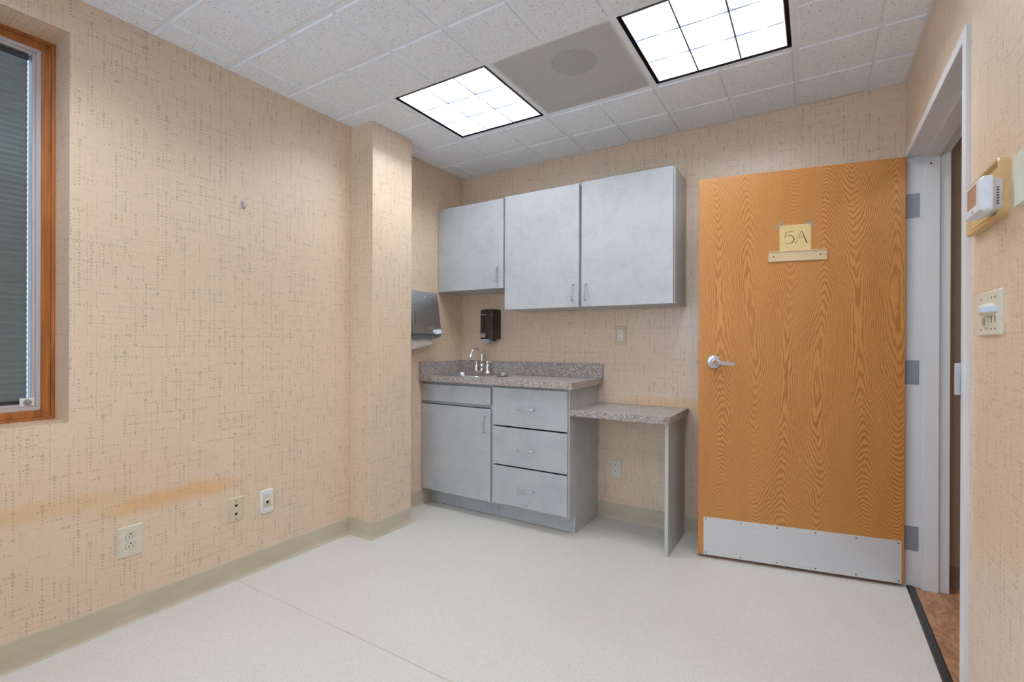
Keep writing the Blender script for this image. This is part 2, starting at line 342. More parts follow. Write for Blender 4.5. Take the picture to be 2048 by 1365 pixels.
# ---------------------------------------------------------------- mesh helpers
class MB:
    def __init__(s): s.bm = bmesh.new(); s.mats = [None]
    def mi(s, m_):
        if m_ is None: return 0
        if m_ not in s.mats: s.mats.append(m_)
        return s.mats.index(m_)
    def box(s, x0, x1, y0, y1, z0, z1, m_=None):
        if x0 > x1: x0, x1 = x1, x0
        if y0 > y1: y0, y1 = y1, y0
        if z0 > z1: z0, z1 = z1, z0
        v = [s.bm.verts.new(p) for p in ((x0, y0, z0), (x1, y0, z0), (x1, y1, z0), (x0, y1, z0), (x0, y0, z1), (x1, y0, z1), (x1, y1, z1), (x0, y1, z1))]
        k = s.mi(m_)
        for q in ((3, 2, 1, 0), (4, 5, 6, 7), (0, 1, 5, 4), (1, 2, 6, 5), (2, 3, 7, 6), (3, 0, 4, 7)):
            s.bm.faces.new([v[i] for i in q]).material_index = k
        return s
    def prism(s, pts, vec, m_=None, smooth=False):
        """closed polygon of 3D points swept along vec"""
        vec = Vector(vec); a = [s.bm.verts.new(p) for p in pts]; b = [s.bm.verts.new(Vector(p)+vec) for p in pts]; k = s.mi(m_); n = len(pts)
        fs = [s.bm.faces.new(a[::-1]), s.bm.faces.new(b)]
        for i in range(n):
            f_ = s.bm.faces.new((a[i], a[(i+1) % n], b[(i+1) % n], b[i])); f_.smooth = smooth; fs.append(f_)
        for f_ in fs: f_.material_index = k
        return s
    def rings(s, rgs, m_=None, cap0=True, cap1=True, closed=True, smooth=True):
        k = s.mi(m_); prev = None; first = None
        for rg in rgs:
            cur = [s.bm.verts.new(p) for p in rg]
            if prev:
                n = len(cur)
                for i in range(n if closed else n-1):
                    f_ = s.bm.faces.new((prev[i], prev[(i+1) % n], cur[(i+1) % n], cur[i])); f_.material_index = k; f_.smooth = smooth
            else: first = cur
            prev = cur
        if cap0: s.bm.faces.new(first[::-1]).material_index = k
        if cap1: s.bm.faces.new(prev).material_index = k
        return s
    def lathe(s, c, axis, prof, m_=None, seg=24, cap0=True, cap1=True, sx=1.0):
        """prof = [(radius, offset along axis)]"""
        ax = Vector(axis).normalized(); t = Vector((0, 0, 1)) if abs(ax.z) < 0.9 else Vector((1, 0, 0))
        e1 = ax.cross(t).normalized(); e2 = ax.cross(e1); c = Vector(c)
        return s.rings([[c + ax*h + (e1*math.cos(2*math.pi*i/seg)*sx + e2*math.sin(2*math.pi*i/seg))*max(r, 1e-5) for i in range(seg)] for r, h in prof], m_, cap0, cap1)
    def cyl(s, c, axis, r, h, m_=None, seg=24): return s.lathe(c, axis, [(r, 0), (r, h)], m_, seg)
    def tube(s, path, r, m_=None, seg=10):
        P_ = [Vector(p) for p in path]; rg = []; nrm = None
        for i, p in enumerate(P_):
            t = (P_[min(i+1, len(P_)-1)] - P_[max(i-1, 0)]).normalized()
            if nrm is None: nrm = t.orthogonal().normalized()
            nrm = (nrm - t*nrm.dot(t)).normalized(); bi = t.cross(nrm)
            rr = r[i] if isinstance(r, (list, tuple)) else r
            rg.append([p + (nrm*math.cos(2*math.pi*j/seg) + bi*math.sin(2*math.pi*j/seg))*rr for j in range(seg)])
        return s.rings(rg, m_)
    def build(s, name, mat, parent=None, bevel=0.0, seg=2, label=None, loc=None):
        s.bm.normal_update()
        bmesh.ops.recalc_face_normals(s.bm, faces=s.bm.faces[:])
        for e in s.bm.edges:
            if len(e.link_faces) == 2 and e.calc_face_angle(0) > math.radians(38): e.smooth = False
        me = bpy.data.meshes.new(name); s.bm.to_mesh(me); s.bm.free()
        for q in [mat] + s.mats[1:]: me.materials.append(q)
        o = bpy.data.objects.new(name, me); COL.objects.link(o)
        if parent: o.parent = parent
        if loc: o.location = loc
        if label: o['label'] = label
        if bevel:
            bv = o.modifiers.new('bevel', 'BEVEL'); bv.width = bevel; bv.segments = seg; bv.limit_method = 'ANGLE'; bv.angle_limit = math.radians(40)
        return o
def bx(*a): return MB().box(*a)
def thing(name, label, cat, loc=(0, 0, 0), rz=0.0, group=None):
    o = bpy.data.objects.new(name, None); COL.objects.link(o); o.empty_display_size = 0.05
    o.location = loc; o.rotation_euler = (0, 0, rz); o['label'] = label; o['category'] = cat
    if group: o['group'] = group
    return o
def tag(o, label, cat, group=None):
    o['label'] = label; o['category'] = cat
    if group: o['group'] = group
    return o
def struct(o, label=None):
    o['kind'] = 'structure'
    if label: o['label'] = label
    return o
def copy_tree(o, parent=None):
    c = o.copy(); COL.objects.link(c); c.parent = parent
    for ch in list(o.children): copy_tree(ch, c)
    return c
def rrect(x0, x1, z0, z1, r, y, n=5):
    """rounded rectangle in the xz plane at depth y"""
    pts = []
    for cx_, cz_, a0 in ((x1-r, z1-r, 0), (x0+r, z1-r, 90), (x0+r, z0+r, 180), (x1-r, z0+r, 270)):
        for i in range(n+1):
            a = math.radians(a0 + 90*i/n); pts.append((cx_+r*math.cos(a), y, cz_+r*math.sin(a)))
    return pts
def stroke(mb, pts, widths, y0, y1, mat=None):
    """flat pen stroke in the xz plane between depths y0 and y1"""
    n = len(pts); L_, R_ = [], []
    for i in range(n):
        a = Vector(pts[max(i-1, 0)]); b = Vector(pts[min(i+1, n-1)]); t = (b-a).normalized(); nn = Vector((-t.y, t.x))
        wd = widths[i] if isinstance(widths, (list, tuple)) else widths
        L_.append(Vector(pts[i]) + nn*wd/2); R_.append(Vector(pts[i]) - nn*wd/2)
    mb.rings([[(L_[i].x, y0, L_[i].y), (R_[i].x, y0, R_[i].y), (R_[i].x, y1, R_[i].y), (L_[i].x, y1, L_[i].y)] for i in range(n)], mat, smooth=False)

# ================================================================ SETTING
T = 0.16
struct(bx(XL-T, XR+0.005, YF-T, YB+T, -0.06, 0).build('floor', M_floor))
# left wall with the window opening
WY0, WY1, WZ0, WZ1, WX = -0.55, 0.667, 0.844, 2.300, -2.522
mb = MB()
mb.box(WX-0.02, XL, YF-T, WY0, 0, CZ); mb.box(WX-0.02, XL, WY1, YB+T, 0, CZ)
mb.box(WX-0.02, XL, WY0, WY1, 0, WZ0); mb.box(WX-0.02, XL, WY0, WY1, WZ1, CZ)
struct(mb.build('wall_left', M_wall_left))
struct(bx(XL, PX, PY0, PY1, 0, CZ).build('wall_pillar', M_wall))
struct(bx(XL, 0.545, YB, YB+T, 0, CZ+0.16).build('wall_back', M_wall_back))
# right wall with the doorway
DY0, DY1, DZ = 1.905, 2.958, 2.040
mb = MB()
mb.box(XR, 0.53, YF-T, DY0, 0, CZ); mb.box(XR, 0.53, DY1, YB, 0, CZ); mb.box(XR, 0.53, DY0, DY1, DZ, CZ)
struct(mb.build('wall_right', M_wall))
FW0, FW1, FZ0, FZ1 = -1.95, -0.25, 0.80, 2.25
mb = MB(); mb.box(XL, FW0, YF-T, YF, 0, CZ); mb.box(FW1, XR, YF-T, YF, 0, CZ); mb.box(FW0, FW1, YF-T, YF, 0, FZ0); mb.box(FW0, FW1, YF-T, YF, FZ1, CZ)
struct(mb.build('wall_front', M_wall))

# ceiling: 2-foot tiles scored into quarters, with openings for the fixtures
GX = [-1.9046+0.6096*i for i in range(-1, 5)]; GY = [-1.208+0.6096*i for i in range(0, 8)]
FX = {(1, 5): 'light', (2, 5): 'vent', (3, 5): 'light', (1, 2): 'light', (3, 2): 'light'}
mb = MB()
def pad(x0, x1, y0, y1):
    x0, x1, y0, y1 = max(x0, XL+0.006), min(x1, XR-0.006), max(y0, YF+0.006), min(y1, YB-0.004)
    if x1-x0 < 0.012 or y1-y0 < 0.012: return
    b = 0.004; zt, zb = CZ+0.001, CZ-0.0065
    rg = [[(x0, y0, zt), (x1, y0, zt), (x1, y1, zt), (x0, y1, zt)], [(x0+0.001, y0+0.001, zb+0.002), (x1-0.001, y0+0.001, zb+0.002), (x1-0.001, y1-0.001, zb+0.002), (x0+0.001, y1-0.001, zb+0.002)],
          [(x0+b, y0+b, zb), (x1-b, y0+b, zb), (x1-b, y1-b, zb), (x0+b, y1-b, zb)]]
    mb.rings(rg, None, cap0=False, smooth=False)
for i in range(len(GX)-1+1):
    for j in range(len(GY)-1):
        if (i, j) in FX: continue
        xa, xb, ya, yb = GX[i]-0.0 if i < len(GX) else 0, (GX[i]+0.6096), GY[j], GY[j+1]
        x0, x1, y0, y1 = max(xa, XL), min(xb, XR), max(ya, YF), min(yb, YB)
        if x1-x0 < 0.02 or y1-y0 < 0.02: continue
        mb.box(x0, x1, y0, y1, CZ+0.0005, CZ+0.016)
        e = 0.0145; xm, ym = (xa+xb)/2, (ya+yb)/2; gw = 0.009
        for (p0, p1) in ((xa+e, xm-gw), (xm+gw, xb-e)):
            for (q0, q1) in ((ya+e, ym-gw), (ym+gw, yb-e)): pad(p0, p1, q0, q1)
ceil_ = mb.build('ceiling', M_tile); struct(ceil_)
mb = MB()
for x in GX[1:]:
    mb.box(x-0.012, x+0.012, YF, YB, CZ-0.0005, CZ+0.03)
for y in GY:
    if y < YF: continue
    y1_ = min(y+0.012, YB)
    for i in range(len(GX)):
        a = max(GX[i]+0.012, XL); b = min(GX[i]+0.6096-0.012, XR)
        if b > a: mb.box(a, b, y-0.012, y1_, CZ-0.0005, CZ+0.03)
struct(mb.build('trim_ceiling_grid', M_grid), 'white ceiling grid bars')
mb = MB(); wa = 0.02
mb.box(XL, XL+0.016, YF, PY0, CZ-0.002, CZ); mb.box(XL, XL+0.016, PY1, YB, CZ-0.002, CZ)
mb.box(XR-wa, XR, YF, YB, CZ-0.002, CZ); mb.box(XL+0.016, XR-wa, YB-0.012, YB, CZ-0.002, CZ)
mb.box(XL, PX+0.012, PY0-0.012, PY0, CZ-0.002, CZ); mb.box(PX, PX+0.012, PY0, PY1, CZ-0.002, CZ)
struct(mb.build('trim_ceiling_angle', M_grid), 'white wall angle along the ceiling edge')
struct(bx(XL-T, 2.2, YF-T, YB+T, CZ+0.16, CZ+0.22).build('ceiling_slab', M_halltan))
mb = MB()     # bulkheads that close the space above the tiles
mb.box(WX-0.02, XL, YF-T, YB+T, CZ, CZ+0.16); mb.box(XR, 0.53, YF-T, YB, CZ, CZ+0.16); mb.box(XL, XR, YF-T, YF, CZ, CZ+0.16)
struct(mb.build('wall_above_ceiling', M_halltan))

# cove base
def cove(name, path, closed=False, side=1):
    """path = wall line corners; profile goes out to the left of the travel direction"""
    prof = [(0, 0.103), (0.0025, 0.102), (0.0035, 0.095), (0.0035, 0.030), (0.0050, 0.016), (0.0085, 0.006), (0.0125, 0.0015), (0.0125, 0.0), (0, 0)]
    n = len(path); P_ = [Vector(p) for p in path]; rg = []
    for i in range(n):
        d0 = (P_[i]-P_[i-1]).normalized() if i > 0 else (P_[1]-P_[0]).normalized()
        d1 = (P_[i+1]-P_[i]).normalized() if i < n-1 else d0
        n0 = Vector((-d0.y, d0.x))*side; n1 = Vector((-d1.y, d1.x))*side
        mm = (n0+n1); mm = mm/(mm.dot(n0)) if mm.length > 1e-6 else n0
        rg.append([(P_[i].x+mm.x*a, P_[i].y+mm.y*a, z) for a, z in prof])
    mb_ = MB(); mb_.rings(rg, smooth=False)
    return struct(mb_.build(name, M_cove))
cove('baseboard_left', [(XL, YF), (XL, PY0), (PX, PY0), (PX, PY1), (XL, PY1), (XL, 2.684)], side=-1)
cove('baseboard_back', [(-1.2185, YB), (XR-0.012, YB)], side=-1)
cove('baseboard_right', [(XR, 1.866), (XR, YF)], side=-1)
cove('baseboard_front', [(XR, YF), (XL, YF)], side=-1)

# ---------------------------------------------------------------- window
win = bpy.data.objects.new('window_1', None); COL.objects.link(win); win.location = (WX, WY1, WZ0); struct(win, 'wood framed window with a grey pleated blind between its panes')
def wl(mb_): # meshes are given in world coordinates; shift to the window's base
    bmesh.ops.translate(mb_.bm, verts=mb_.bm.verts[:], vec=(-WX, -WY1, -WZ0)); return mb_
FW, FD = 0.042, 0.040   # wood frame width and depth
mb = MB()
a0, a1, b0, b1 = WY0, WY1, WZ0, WZ1
def ring_frame(mb_, y0, y1, z0, z1, wd, x0, x1, m_=None):
    """mitred rectangular frame in the yz plane"""
    o_ = [(y0, z0), (y1, z0), (y1, z1), (y0, z1)]; i_ = [(y0+wd, z0+wd), (y1-wd, z0+wd), (y1-wd, z1-wd), (y0+wd, z1-wd)]
    for k in range(4):
        k2 = (k+1) % 4; q = [o_[k], o_[k2], i_[k2], i_[k]]
        mb_.prism([(x0, p[0], p[1]) for p in q], (x1-x0, 0, 0), m_)
ring_frame(mb, a0, a1, b0, b1, 0.012, WX, WX+0.012)
ring_frame(mb, a0+0.012, a1-0.012, b0+0.012, b1-0.012, 0.027, WX-0.02, WX+0.006)
wl(mb).build('wood_frame', M_wframe, win, 0.0015)
mb = MB(); q = 0.039
ring_frame(mb, a0+q, a1-q, b0+q, b1-q, 0.014, WX-0.03, WX+0.001)
ring_frame(mb, a0+q+0.014, a1-q-0.014, b0+q+0.014, b1-q-0.014, 0.010, WX-0.03, WX-0.006)
sash = wl(mb).build('sash', M_alu, win, 0.001, label='pale grey aluminium sash')
q2 = q+0.022
mb = MB(); mb.box(WX-0.016, WX-0.013, a0+q2, a1-q2, b0+q2, b1-q2)
wl(mb).build('pane', M_glass, win)
mb = MB(); mb.box(WX-0.066, WX-0.063, a0+q2, a1-q2, b0+q2, b1-q2)
wl(mb).build('pane', M_glass, win)
# outer channel, dark
mb = MB(); ring_frame(mb, a0+q2-0.012, a1-q2+0.012, b0+q2-0.012, b1-q2+0.012, 0.010, WX-0.075, WX-0.03)
wl(mb).build('glazing_channel', simple('dark_glazing_channel', s2l(52, 62, 84), 0.5), win)
# pleated blind
mb = MB(); za, zb_ = b0+q2+0.012, b1-q2-0.02; n = 62; ya, yb = a0+q2+0.004, 0.599
pts = []
for i in range(2*n+1):
    z = zb_ - (zb_-za)*i/(2*n); x = WX-0.045 + (0.009 if i % 2 else 0.0); pts.append((x, z))
L1 = [mb.bm.verts.new((x, ya, z)) for x, z in pts]; L2 = [mb.bm.verts.new((x, yb, z)) for x, z in pts]
L3 = [mb.bm.verts.new((x-0.0008, yb, z)) for x, z in pts]; L4 = [mb.bm.verts.new((x-0.0008, ya, z)) for x, z in pts]
for i in range(2*n):
    mb.bm.faces.new((L1[i], L2[i], L2[i+1], L1[i+1])); mb.bm.faces.new((L4[i+1], L3[i+1], L3[i], L4[i]))
    mb.bm.faces.new((L2[i], L3[i], L3[i+1], L2[i+1]))
wl(mb).build('pleated_blind', M_blind, win, label='dark grey pleated blind')
mb = MB(); mb.box(WX-0.050, WX-0.032, ya, yb, za-0.010, za+0.002)
mb.box(WX-0.056, WX-0.030, ya, yb, zb_+0.001, zb_+0.018)
wl(mb).build('blind_rail', simple('blind_rail_grey', s2l(70, 72, 74), 0.4), win)
ky, kz = a1-q-0.036, b0+q+0.032
mb = MB(); mb.box(WX-0.013, WX-0.003, ky-0.020, ky+0.020, kz-0.015, kz+0.016)
kn = wl(mb).build('blind_control', M_white, win, 0.001, label='square white plate with a round knob')
mb = MB(); mb.lathe((WX-0.003, ky, kz), (1, 0, 0), [(0.0125, 0), (0.012, 0.004), (0.009, 0.0055), (0.0, 0.0055)], seg=24, cap1=False)
mb.prism([(WX+0.0024, ky-0.010, kz+0.004), (WX+0.0024, ky-0.007, kz+0.008), (WX+0.0024, ky+0.010, kz-0.004), (WX+0.0024, ky+0.007, kz-0.008)], (0.004, 0, 0))
wl(mb).build('knob', simple('knob_grey', s2l(150, 148, 144), 0.4), kn)

win2 = bpy.data.objects.new('window_added', None); COL.objects.link(win2); win2.location = (FW0, YF-T, FZ0); struct(win2, 'unseen wood framed window added behind the camera for daylight')  # unseen window, added so daylight brightens the ceiling and cabinet fronts
mb = MB(); wd_, hg_ = FW1-FW0, FZ1-FZ0
for (x0_, x1_, z0_, z1_) in ((0, wd_, 0, 0.05), (0, wd_, hg_-0.05, hg_), (0, 0.05, 0.05, hg_-0.05), (wd_-0.05, wd_, 0.05, hg_-0.05), (wd_/2-0.025, wd_/2+0.025, 0.05, hg_-0.05)): mb.box(x0_, x1_, 0.01, 0.06, z0_, z1_)
mb.build('wood_frame', M_wframe, win2)
for x0_, x1_ in ((0.05, wd_/2-0.025), (wd_/2+0.025, wd_-0.05)): bx(x0_, x1_, 0.032, 0.036, 0.05, hg_-0.05).build('pane', M_glass, win2)

# ---------------------------------------------------------------- door frame (hollow metal)
fr = thing('trim_door_frame', 'white painted metal door frame', 'door frame', (XR, DY1, 0)); del fr['category']; struct(fr)
def fl(mb_): bmesh.ops.translate(mb_.bm, verts=mb_.bm.verts[:], vec=(-XR, -DY1, 0)); return mb_
FXo = XR-0.012; OP0, OP1, OPZ = 1.912, 2.952, 2.032     # opening faces at the rabbet
mb = MB()
mb.box(FXo, 0.528, OP1, OP1+0.036, 0, OPZ+0.036)               # hinge jamb body
mb.box(0.430, 0.488, OP1-0.016, OP1, 0, OPZ)                   # its stop
mb.box(FXo, 0.528, OP0-0.040, OP0, 0, OPZ+0.036)               # strike jamb
mb.box(0.430, 0.488, OP0, OP0+0.016, 0, OPZ)
mb.box(FXo, 0.528, OP0, OP1, OPZ, OPZ+0.036)                   # head
mb.box(0.430, 0.488, OP0+0.016, OP1-0.016, OPZ-0.016, OPZ)
fl(mb).build('jamb', M_paint, fr, 0.002)
mb = MB(); mb.cyl((0.455, OP1-0.0163, OPZ-0.046), (0, -1, 0), 0.004, 0.001, seg=12)
fl(mb).build('bolt_hole', M_black, fr)
for zc in (1.802, 1.014, 0.230):
    mb = MB(); mb.box(FXo+0.001, 0.417, OP1-0.003, OP1, zc-0.057, zc+0.057)
    h = fl(mb).build('hinge', M_hinge, fr, 0.0008, label='grey steel hinge leaf')
    mb = MB(); mb.cyl((FXo-0.004, OP1-0.010, zc-0.057), (0, 0, 1), 0.0065, 0.114, seg=14)
    mb.cyl((FXo-0.004, OP1-0.010, zc-0.061), (0, 0, 1), 0.005, 0.122, seg=14)
    fl(mb).build('knuckle', M_hinge, h)
    for dx, dz in ((0.022, 0.042), (0.036, 0.014), (0.036, -0.014), (0.022, -0.042)):
        mb = MB(); mb.lathe((FXo+dx, OP1-0.003, zc+dz), (0, -1, 0), [(0.0042, 0), (0.0036, 0.0008), (0.0, 0.0004)], seg=12, cap1=False)
        fl(mb).build('screw', M_hinge, h)
mb = MB(); mb.box(0.385, 0.415, OP0, OP0+0.002, 0.985, 1.105); mb.box(0.352, 0.386, OP0+0.0005, OP0+0.0025, 0.998, 1.092)
mb.box(0.3505, 0.353, OP0-0.008, OP0+0.0025, 0.998, 1.092)
fl(mb).build('strike_plate', M_satin, fr, 0.0006, label='bright metal strike plate')
# threshold
mb = MB(); mb.prism([(0.372, OP0, 0), (0.372, OP0, 0.001), (0.378, OP0, 0.0055), (0.398, OP0, 0.0055), (0.404, OP0, 0.001), (0.404, OP0, 0)], (0, OP1-OP0-0.0005, 0))
struct(mb.build('trim_threshold', M_threshold), 'scuffed black rubber threshold strip')

# ---------------------------------------------------------------- hallway
struct(bx(XR+0.005, 2.2, 0.6, YB+T, -0.06, 0).build('floor_hallway', M_hallfloor))
mb = MB(); mb.box(0.545, 2.2, 3.045, 3.045+T, 0, CZ+0.16); struct(mb.build('wall_hallway', M_halltan))
struct(bx(2.2, 2.3, 0.5, YB+T, 0, CZ+0.16).build('wall_hallway_end', M_halltan))
struct(bx(0.53, 2.2, 0.5, 0.6, 0, CZ+0.16).build('wall_hallway_near', M_halltan))
struct(bx(0.53, 2.2, 0.6, 3.045, CZ, CZ+0.03).build('ceiling_hallway', M_grid))
struct(bx(0.545, 2.2, 3.035, 3.045, 0, 0.10).build('baseboard_hallway', M_hallbase))

# ---------------------------------------------------------------- open door
ang = math.radians(180+10.5)
door = bpy.data.objects.new('door_1', None); COL.objects.link(door); door.location = (0.362, 2.918, 0.0); door.rotation_euler = (0, 0, ang); struct(door, 'open oak veneered door reading 5A with a metal kick plate')
# local frame: +x from hinge towards latch, -y is behind the door, +y faces the room
DWd = 0.907
leaf = bx(0, DWd, -0.044, 0, 0.016, 2.030).build('leaf', M_oak, door, 0.0012)
mb = MB(); mb.box(0.011, 0.879, 0, 0.0014, 0.018, 0.219)
kp = mb.build('kick_plate', M_kick, door, 0.0004, label='satin metal kick plate')
for z in (0.207, 0.030):
    for t in (0.022, 0.191, 0.361, 0.530, 0.699, 0.868):
        mb = MB(); mb.lathe((t, 0.0014, z), (0, 1, 0), [(0.0036, 0), (0.0030, 0.0010), (0.0, 0.0013)], seg=10, cap1=False)
        mb.build('screw', simple('screw_dark', s2l(90, 90, 92), 0.4, 0.7) if 'scr' not in globals() else scr, kp)
        scr = kp.children[0].data.materials[0]
# door handle
hd = MB(); hd.lathe((0.830, 0, 1.050), (0, 1, 0), [(0.0365, 0), (0.0365, 0.004), (0.034, 0.009), (0.026, 0.012), (0.0205, 0.013), (0.018, 0.020)], seg=40)
hdl = hd.build('door_handle', M_satin, door, label='satin chrome lever handle')
mb = MB(); mb.lathe((0.830, 0.016, 1.050), (0, 1, 0), [(0.0165, 0), (0.0155, 0.030), (0.0160, 0.046), (0.0145, 0.050), (0.0, 0.050)], seg=28, cap1=False)
rg = []
for t_, zc, hh, y0, y1 in ((0.834, 1.050, 0.0145, 0.046, 0.060), (0.815, 1.049, 0.0125, 0.047, 0.061), (0.780, 1.0455, 0.0105, 0.048, 0.060), (0.745, 1.0415, 0.0095, 0.047, 0.057), (0.734, 1.0405, 0.0093, 0.045, 0.055)):
    rg.append([(t_, y0, zc-hh), (t_, y1, zc-hh*0.9), (t_, y1, zc+hh*0.9), (t_, y0, zc+hh)])
mb.rings(rg, smooth=True); mb.box(0.731, 0.737, 0.030, 0.055, 1.0315, 1.0495)
mb.build('lever', M_satin, hdl, 0.0012)
mb = MB(); mb.lathe((0.830, 0.0655, 1.050), (0, 1, 0), [(0.0115, -0.006), (0.0115, 0.0), (0.0095, 0.0018), (0, 0.0018)], seg=24, cap1=False)
lk = mb.build('keyhole', M_chrome, hdl)
mb = MB(); mb.box(0.8285, 0.8315, 0.0672, 0.0678, 1.043, 1.057); mb.build('key_slot', M_black, hdl)
mb = MB(); mb.box(DWd-0.001, DWd+0.0005, -0.034, -0.010, 1.02, 1.08); mb.box(DWd, DWd+0.012, -0.030, -0.014, 1.042, 1.060)
mb.build('latch', M_hinge, door, 0.0005)
# name holder
mb = MB(); mb.box(0.317, 0.574, 0, 0.003, 1.566, 1.618); mb.box(0.317, 0.574, 0.003, 0.0065, 1.614, 1.618); mb.box(0.317, 0.574, 0.003, 0.0065, 1.566, 1.570)
nh = mb.build('sign_holder', M_brass, door, 0.0005, label='pale gold metal strip')
for t in (0.345, 0.551):
    mb = MB(); mb.lathe((t, 0.003, 1.592), (0, 1, 0), [(0.004, 0), (0.0033, 0.001), (0, 0.0008)], seg=12, cap1=False); mb.build('screw', scr, nh)
# the card with 5A
cpos = door.location + Matrix.Rotation(ang, 3, 'Z') @ Vector((0.455, 0.0004, 1.619))
card = thing('room_number_card', 'small cream card reading 5A taped above the strip on the oak door', 'sign', cpos, ang)
# in the card's frame +x runs to the viewer's left, so the text is drawn with x flipped
mb = MB(); mb.box(-0.0695, 0.0695, 0, 0.0008, 0.0, 0.130); mb.build('card', M_card, card)
mb = MB()
def fx(pts): return [(-(x), z) for x, z in pts]
y0_, y1_ = 0.0008, 0.0012
# digit 5
stroke(mb, fx([(-0.008, 0.0955), (-0.022, 0.0955), (-0.0425, 0.0930)]), [0.0022, 0.0030, 0.0022], y0_, y1_)
stroke(mb, fx([(-0.0425, 0.0940), (-0.0465, 0.0680)]), [0.0018, 0.0018], y0_, y1_)
arc = [(-0.0470, 0.0690), (-0.040, 0.0745), (-0.030, 0.0775), (-0.018, 0.0755), (-0.009, 0.0690), (-0.0050, 0.0590), (-0.0065, 0.0485), (-0.0150, 0.0390), (-0.027, 0.0355), (-0.038, 0.0370), (-0.046, 0.0410)]
stroke(mb, fx(arc), [0.0016, 0.0018, 0.0024, 0.0036, 0.0048, 0.0052, 0.0048, 0.0036, 0.0024, 0.0018, 0.0014], y0_, y1_)
# letter A
stroke(mb, fx([(0.0020, 0.0370), (0.0145, 0.0660), (0.0285, 0.0985)]), [0.0018, 0.0018, 0.0018], y0_, y1_)
stroke(mb, fx([(0.0272, 0.0985), (0.0390, 0.0680), (0.0515, 0.0370)]), [0.0022, 0.0042, 0.0050], y0_, y1_)
stroke(mb, fx([(0.0130, 0.0650), (0.0405, 0.0650)]), [0.0018, 0.0018], y0_, y1_)
stroke(mb, fx([(-0.0030, 0.0368), (0.0060, 0.0368)]), [0.0014, 0.0014], y0_, y1_)
stroke(mb, fx([(0.0450, 0.0368), (0.0570, 0.0368)]), [0.0014, 0.0014], y0_, y1_)
mb.build('lettering', M_ink, card, label='brown characters 5A')
for sx, a in ((1, 38), (-1, -40)):
    mb = MB(); mb.box(-0.026, 0.026, 0.0002, 0.0010, -0.009, 0.009)
    t_ = mb.build('tape', M_tape, card, label='strip of clear tape'); t_.location = (sx*0.068, 0.0004, 0.132); t_.rotation_euler = (0, math.radians(a), 0)

# ================================================================ CABINETS
DF = 2.585   # front face of the base doors
def pull(parent, x, z, y, vertical, L_=0.100):
    """thin wire pull handle standing off a front at depth y"""
    r, so = 0.0050, 0.028
    h = L_/2
    def pt(a, o): return (x, y-o, z+a) if vertical else (x+a, y-o, z)
    path = [pt(-h, 0), pt(-h, so*0.7), pt(-h+0.003, so*0.92), pt(-h+0.009, so), pt(-h*0.3, so+0.002), pt(h*0.3, so+0.002), pt(h-0.009, so), pt(h-0.003, so*0.92), pt(h, so*0.7), pt(h, 0)]
    mb_ = MB(); mb_.tube(path, r, seg=10)
    return mb_.build('handle', M_satin, parent, label='silver wire handle')
def front(parent, nm, x0, x1, z0, z1, y, ox=0, th=0.019):
    return bx(x0, x1, y, y+th, z0, z1).build(nm, M_lam, parent, 0.0012)
def carcass(parent, x0, x1, z0, z1, y0, y1, toe=False, right_side=False, dark=True):
    mb_ = MB(); t = 0.018
    if toe:
        for xa in (x0, x1-t):
            mb_.prism([(xa, y0, z1), (xa, y1, z1), (xa, y1, 0), (xa, 2.684, 0), (xa, 2.684, 0.112), (xa, y0, 0.112)], (t, 0, 0))
        mb_.box(x0+t, x1-t, y0, y1, 0.112, 0.130); mb_.box(x0+t, x1-t, y0, y0+0.08, z1-t, z1)
        mb_.box(x0+t, x1-t, y1-t, y1, 0.13, z1)
    else:
        mb_.box(x0, x0+t, y0, y1, z0, z1); mb_.box(x1-t, x1, y0, y1, z0, z1)
        mb_.box(x0+t, x1-t, y0, y1, z0, z0+t); mb_.box(x0+t, x1-t, y0, y1, z1-t, z1); mb_.box(x0+t, x1-t, y1-0.006, y1, z0+t, z1-t)
    return mb_.build('body', M_lam, parent, 0.0006)
XM = -1.765
# --- sink base
c1 = thing('base_cabinet', 'grey laminate base cabinet with one tall door, under the sink', 'cabinet', (0, 0, 0), group='grey base cabinets')
carcass(c1, XL+0.002, XM-0.001, 0, 0.876, DF+0.020, YB-0.001, toe=True)
bx(XL+0.020, XM-0.001, 2.6825, 2.690, 0.004, 0.112).build('toe_kick', M_lam, c1)
bx(XL+0.020, XM-0.019, DF+0.022, DF+0.040, 0.722, 0.738).build('rail', M_lam, c1)
front(c1, 'false_drawer_front', XL+0.003, XM-0.006, 0.742, 0.858, DF)
d = front(c1, 'door', XL+0.003, XM-0.006, 0.120, 0.718, DF)
pull(d, -1.813, 0.619, DF, True)
# --- drawer base
c2 = thing('base_cabinet', 'grey laminate base cabinet with three drawers, beside the low desk', 'cabinet', (0, 0, 0), group='grey base cabinets')
carcass(c2, XM+0.001, -1.219, 0, 0.876, DF+0.020, YB-0.001, toe=True)
bx(XM+0.001, -1.2375, 2.6825, 2.690, 0.004, 0.112).build('toe_kick', M_lam, c2)
for z0, z1, zh in ((0.624, 0.864, 0.740), (0.376, 0.614, 0.487), (0.126, 0.366, 0.241)):
    d = front(c2, 'drawer', -1.754, -1.227, z0, z1, DF); pull(d, -1.502, zh, DF, False, 0.112)
bx(-1.2375, -1.219, DF+0.0185, DF+0.0205, 0.112, 0.876).build('edge_band', M_edge, c2)
